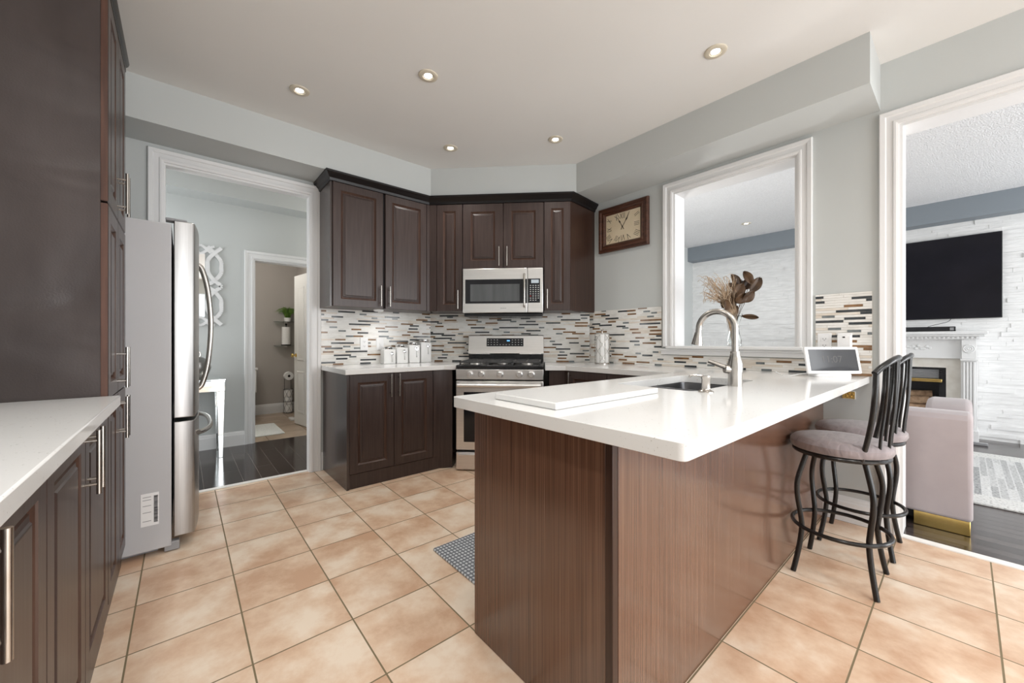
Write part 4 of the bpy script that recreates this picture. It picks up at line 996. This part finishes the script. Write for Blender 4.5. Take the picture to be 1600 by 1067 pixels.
# powder room
t = thing('interior_door', 'white panelled door standing open into the powder room', 'door', (1.315, 5.25, .012), 99)
DW_ = .735
def pdoor():
    b = MB(); b.box(0, DW_, -.0, .034, 0, 2.01)
    return b
pdoor().build('slab', doorw, t, bevel=.002)
for x0, x1 in ((.10, .335), (.40, .635)):
    for z0, z1 in ((.16, .72), (.86, 1.85)):
        for yy, sg in ((-.0, 1), (.034, -1)):
            def lp(i, y): return [(x0 + i, y, z0 + i), (x1 - i, y, z0 + i), (x1 - i, y, z1 - i), (x0 + i, y, z1 - i)]
            MB().loops([lp(0, yy), lp(.008, yy - sg * .007), (lp(.02, yy - sg * .007)), lp(.034, yy - sg * .001), lp(.05, yy - sg * .006)]).build('raised_panel', doorw, t)
for sg in (-1, 1):
    y0 = 0 if sg < 0 else .034
    MB().lathe([(0, 0), (.027, 0), (.026, .006), (.011, .010), (.010, .026), (.024, .036), (.028, .048), (.022, .060), (0, .064)], n=24,
               M=Matrix.Translation((DW_ - .06, y0, .93)) @ Matrix.Rotation(R_(90 if sg < 0 else -90), 4, 'X')).build('knob', brass, t)
for z in (1.443, 1.069):
    lab = 'upper glass shelf holding the potted plant in the powder room' if z > 1.2 else 'lower glass shelf holding the towel roll in the powder room'
    t = thing('glass_shelf', lab, 'shelf', (1.25, 6.97, z), 0, 'glass shelves in the powder room')
    MB().box(-.165, .165, -.075, .075, -.006, 0).build('pane', shelfg, t, bevel=.001)
    MB().box(-.02, .02, .05, .078, -.03, -.008).build('bracket', chrome, t)
t = thing('potted_grass', 'green potted grass plant on the upper glass shelf', 'plant', (1.265, 6.96, 1.443))
MB().lathe([(0, .0005), (.042, .0005), (.052, .062), (.047, .062), (.045, .05), (0, .05)], n=24).build('pot', ceram, t)
b = MB(); rn = random.Random(9)
for k in range(130):
    a = rn.uniform(0, 6.28); r0 = rn.uniform(0, .03); r1 = r0 + rn.uniform(.03, .17); hh = rn.uniform(.12, .21); cx, sx = math.cos(a), math.sin(a)
    y1 = min(r1 * sx, .08)
    b.tube(smooth_path([(r0 * cx, r0 * sx, .05), ((r0 * .6 + r1 * .4) * cx, (r0 * sx) * .6 + y1 * .4, .05 + hh * .75), (r1 * cx, y1, .05 + hh * (1 - r1 * 2.4))], 3), [.004, .004, .004, .0035, .003, .002, .001], 4)
o = b.build('grass_blades', grassm, t); o['kind'] = 'stuff'
t = thing('drinking_glass', 'tiny clear glass beside the potted grass on the glass shelf', 'glass', (1.345, 6.95, 1.443))
MB().lathe([(0, .0005), (.02, .0005), (.024, .06), (.022, .06), (.018, .004), (0, .004)], n=20).build('vessel', glassm, t)
t = thing('paper_towel_holder', 'white paper towel roll upright on the lower glass shelf', 'paper towel holder', (1.245, 6.96, 1.069))
MB().lathe([(0, .0005), (.07, .0005), (.07, .012), (0, .014)], n=24).build('base', black, t)
MB().lathe([(.02, .016), (.058, .016), (.058, .29), (.02, .29)], n=28).build('paper_roll', paper, t)
b = MB(); b.cyl((0, 0, .01), (0, 0, .32), .007, 12); b.lathe([(0, .318), (.012, .322), (.016, .334), (.010, .346), (0, .348)], n=16); b.build('post', black, t)
t = thing('toilet_paper_stand', 'black wire stand with stacked toilet rolls and one roll on top', 'toilet paper stand', (1.27, 6.93, .004))
b = MB()
for z in (.01, .19, .375): b.tube(arc((0, 0, z), .066, 0, 345, 23, 'xy'), .0035, 8, closed=True)
for k in range(6):
    a0 = k * math.pi / 3
    for sg in (-1, 1): b.tube([(.066 * math.cos(a0 + sg * u * 2.6), .066 * math.sin(a0 + sg * u * 2.6), .01 + .365 * u) for u in [i / 16 for i in range(17)]], .0015, 6)
for sx in (-.045, .045): b.tube([(sx, .05, .01), (sx, .05, .60)], .004, 8)
b.tube([(-.045, .05, .60), (.045, .05, .60)], .004, 8); b.tube([(0, .05, .60), (0, -.07, .605)], .005, 8)
b.build('wire_frame', iron, t)
for k in range(3): MB().lathe([(.019, .014 + k * .12), (.055, .014 + k * .12), (.058, .022 + k * .12), (.058, .122 + k * .12), (.055, .13 + k * .12), (.019, .13 + k * .12)], n=28).build('stored_roll', paper, t)
Mr = Matrix.Translation((0, -.01, .585)) @ Matrix.Rotation(R_(90), 4, 'X') @ Matrix.Translation((0, 0, -.052))
b = MB(); b.lathe([(.019, 0), (.062, 0), (.064, .004), (.064, .100), (.062, .104), (.019, .104), (.019, 0)], n=32, M=Mr); b.mi = 1; b.lathe([(0, .003), (.019, .003), (.019, .1045), (0, .1045)], n=20, M=Mr); b.build('top_roll', [paper, black], t)
t = MB().prism(rrect(.42, .955, 5.40, 6.15, .02, 3), .0045, .016).build('bath_mat', bathm, bevel=.004); tag(t, 'pale bath mat on the powder room tiles', 'mat')
t = thing('bathroom_scale', 'flat white bathroom scale on the floor behind the open door', 'scale', (1.255, 6.29, .004))
MB().prism(rrect(-.085, .085, -.11, .11, .02, 3), .001, .022).build('platform', plast, t, bevel=.003); MB().box(-.03, .03, .06, .09, .022, .0235).build('readout', grey, t)
t = thing('toilet', 'white toilet at the left of the powder room, tank edge in view', 'toilet', (.605, 6.84, .004))
MB().box(-.235, .235, -.02, .19, .36, .70).build('tank', ceram, t, bevel=.02, seg=3); MB().box(-.25, .25, -.03, .195, .701, .735).build('tank_lid', ceram, t, bevel=.01, seg=3)
b = MB(); b.loops([[(rx * math.cos(a), -.25 + ry * math.sin(a), z) for a in [i * 2 * math.pi / 24 for i in range(24)]] for rx, ry, z in ((.11, .24, .001), (.10, .22, .12), (.13, .26, .27), (.18, .30, .37), (.18, .30, .39))]); b.build('bowl', ceram, t)
b = MB(); b.loops([[(rx * math.cos(a), -.25 + ry * math.sin(a), z) for a in [i * 2 * math.pi / 24 for i in range(24)]] for rx, ry, z in ((.185, .305, .392), (.19, .31, .40), (.185, .305, .425), (.15, .27, .43))]); b.build('seat_lid', ceram, t)

# ------------------------------------------------------------------ living room things
t = thing('television', 'large black flat television on the white stone wall', 'television', (7.01, .56, 1.885), -90)
MB().box(-.83, .83, -.035, .0, -.485, .485).build('housing', black, t, bevel=.004); MB().box(-.822, .822, -.0365, -.034, -.475, .478).build('screen', tvm, t)
MB().tube(smooth_path([(.45, -.01, -.48), (.42, -.02, -.52), (.30, -.04, -.56), (.22, -.12, -.60)], 5), .003, 6).build('cable', black, t)
t = thing('soundbar', 'long black soundbar on the white mantel shelf below the television', 'soundbar', (6.72, .56, 1.246), -90)
MB().box(-.49, .49, -.035, .035, .001, .056).build('body', black, t, bevel=.006); MB().box(.445, .475, -.0365, -.034, .012, .044).build('end_badge', grey, t)
t = thing('fireplace', 'white carved mantel fireplace with black firebox and brass rail', 'fireplace', (7.012, .56, 0), -90)   # local x = -Y, y = +X
b = MB(); b.box(-.72, .72, -.43, 0, 1.212, 1.245); b.box(-.70, .70, -.40, 0, 1.19, 1.212); b.build('mantel_shelf', white, t, bevel=.005)
b = MB(); b.box(-.66, .66, -.375, 0, 1.155, 1.19)
for k in range(38): x = -.645 + k * .0349; b.box(x - .008, x + .008, -.392, -.375, 1.163, 1.185)
b.build('dentil_moulding', white, t, smooth=0)
b = MB(); b.box(-.54, .54, -.30, 0, .935, 1.155); b.box(-.54, .54, -.312, -.30, .935, .95)
for k in range(26):
    rx = -.12 + .24 * ((k * 37) % 26) / 25; rz = 1.06 + .03 * math.sin(k * 2.3) * (1 - abs(rx) * 5)
    b.lathe([(0, 0), (.016, .002), (.012, .008), (0, .01)], n=10, M=Matrix.Translation((rx * 2.4, -.30, rz)) @ Matrix.Rotation(R_(90), 4, 'X'))
b.build('frieze', white, t)
for sx in (-1, 1):
    cx = sx * .587
    MB().box(cx - .055, cx + .055, -.355, 0, .935, 1.155).build('corner_block', white, t, bevel=.003)
    b = MB(); b.lathe([(0, .006), (.010, .010), (.014, .004), (.022, .003), (.026, .008), (.034, .003), (.040, .008), (.046, .006), (.047, 0)], n=28, M=Matrix.Translation((cx, -.355, 1.048)) @ Matrix.Rotation(R_(90), 4, 'X')); b.build('rosette', white, t)
    b = MB(); b.box(cx - .065, cx + .065, -.37, 0, .915, .935); b.box(cx - .06, cx + .06, -.33, 0, .14, .915); b.box(cx - .07, cx + .07, -.37, 0, 0.001, .14)
    for k in (-.036, -.012, .012, .036): b.box(cx + k - .008, cx + k + .008, -.345, -.33, .16, .90)
    b.build('pilaster', white, t, bevel=.003)
b = MB(); b.box(-.527, -.415, -.26, 0, .03, .935); b.box(.415, .527, -.26, 0, .03, .935); b.box(-.415, .415, -.26, 0, .825, .935); b.build('marble_surround', cream, t)
b = MB(); b.box(-.415, -.36, -.255, -.02, .03, .825); b.box(.36, .415, -.255, -.02, .03, .825); b.box(-.36, .36, -.255, -.02, .80, .825); b.box(-.36, .36, -.03, -.01, .03, .80)
b.build('firebox', black, t)
b = MB()
for k in range(5): b.box(-.36, .36, -.252 + .004, -.22, .705 + k * .02, .715 + k * .02)
b.box(-.36, .36, -.22, -.21, .69, .80); b.build('louvre', grey, t, smooth=0)
b = MB(); b.box(-.385, .385, -.29, -.262, .652, .690); b.build('brass_rail', brass, t, bevel=.004)
b = MB()
for y0, z0, x0, x1, r_ in ((-.17, .40, -.3, .28, .05), (-.11, .47, -.22, .3, .045), (-.17, .30, -.3, .3, .055), (-.12, .20, -.3, .3, .06)): b.cyl((x0, y0, z0), (x1, y0 + .03, z0 + .02), r_, 12)
b.box(-.33, .33, -.2, -.05, .03, .2); b.build('log_set', logm, t)
MB().box(-.72, .72, -.42, -.372, .0, .028).build('hearth_slab', grey, t, bevel=.004)
t = MB().box(-.96, .96, -1.9, 1.9, 0.001, .014).build('area_rug', rugm, loc=(5.15, -.75, 0), bevel=.004); tag(t, 'grey and white striped area rug on the living room floor', 'rug')
# sofa
t = thing('sofa', 'blush velvet sofa with brass feet just inside the living room', 'sofa', (3.44, -.03, 0))
My = Matrix(((1, 0, 0, 0), (0, 0, 1, 0), (0, 1, 0, 0), (0, 0, 0, 1)))
armp = [(.16, .085), (.16, .66), (.20, .70), (.28, .732), (.36, .745), (.48, .75), (.62, .74), (.74, .70), (.80, .64), (.82, .55), (.82, .085)] or [(0, .085), (0, .63), (.015, .665), (.05, .69), (.14, .715), (.28, .738), (.45, .745), (.62, .735), (.74, .70), (.80, .64), (.82, .55), (.82, .085)]
MB().prism(armp, 0, .20, M=My).build('arm', sofam, t, bevel=.03, seg=4)
MB().prism(armp, 1.62, 1.82, M=My).build('arm', sofam, t, bevel=.03, seg=4)
MB().prism([(0, .085), (0, .67), (.02, .698), (.06, .71), (.15, .71), (.20, .68), (.22, .60), (.22, .085)], 0, 1.82, M=My).build('backrest', sofam, t, bevel=.022, seg=4)
MB().box(.2, .80, .2, 1.62, .085, .40).build('seat_base', sofam, t, bevel=.02)
MB().box(.24, .82, .21, 1.61, .40, .50).build('seat_cushion', sofam, t, bevel=.04, seg=4)
for y0, y1 in ((.01, .24), (1.58, 1.81)):
    MB().box(.02, .06, y0, y1, 0.001, .086).build('brass_foot', brass, t, bevel=.003)
MB().box(.06, .80, .05, 1.77, .03, .085).build('plinth', black, t)
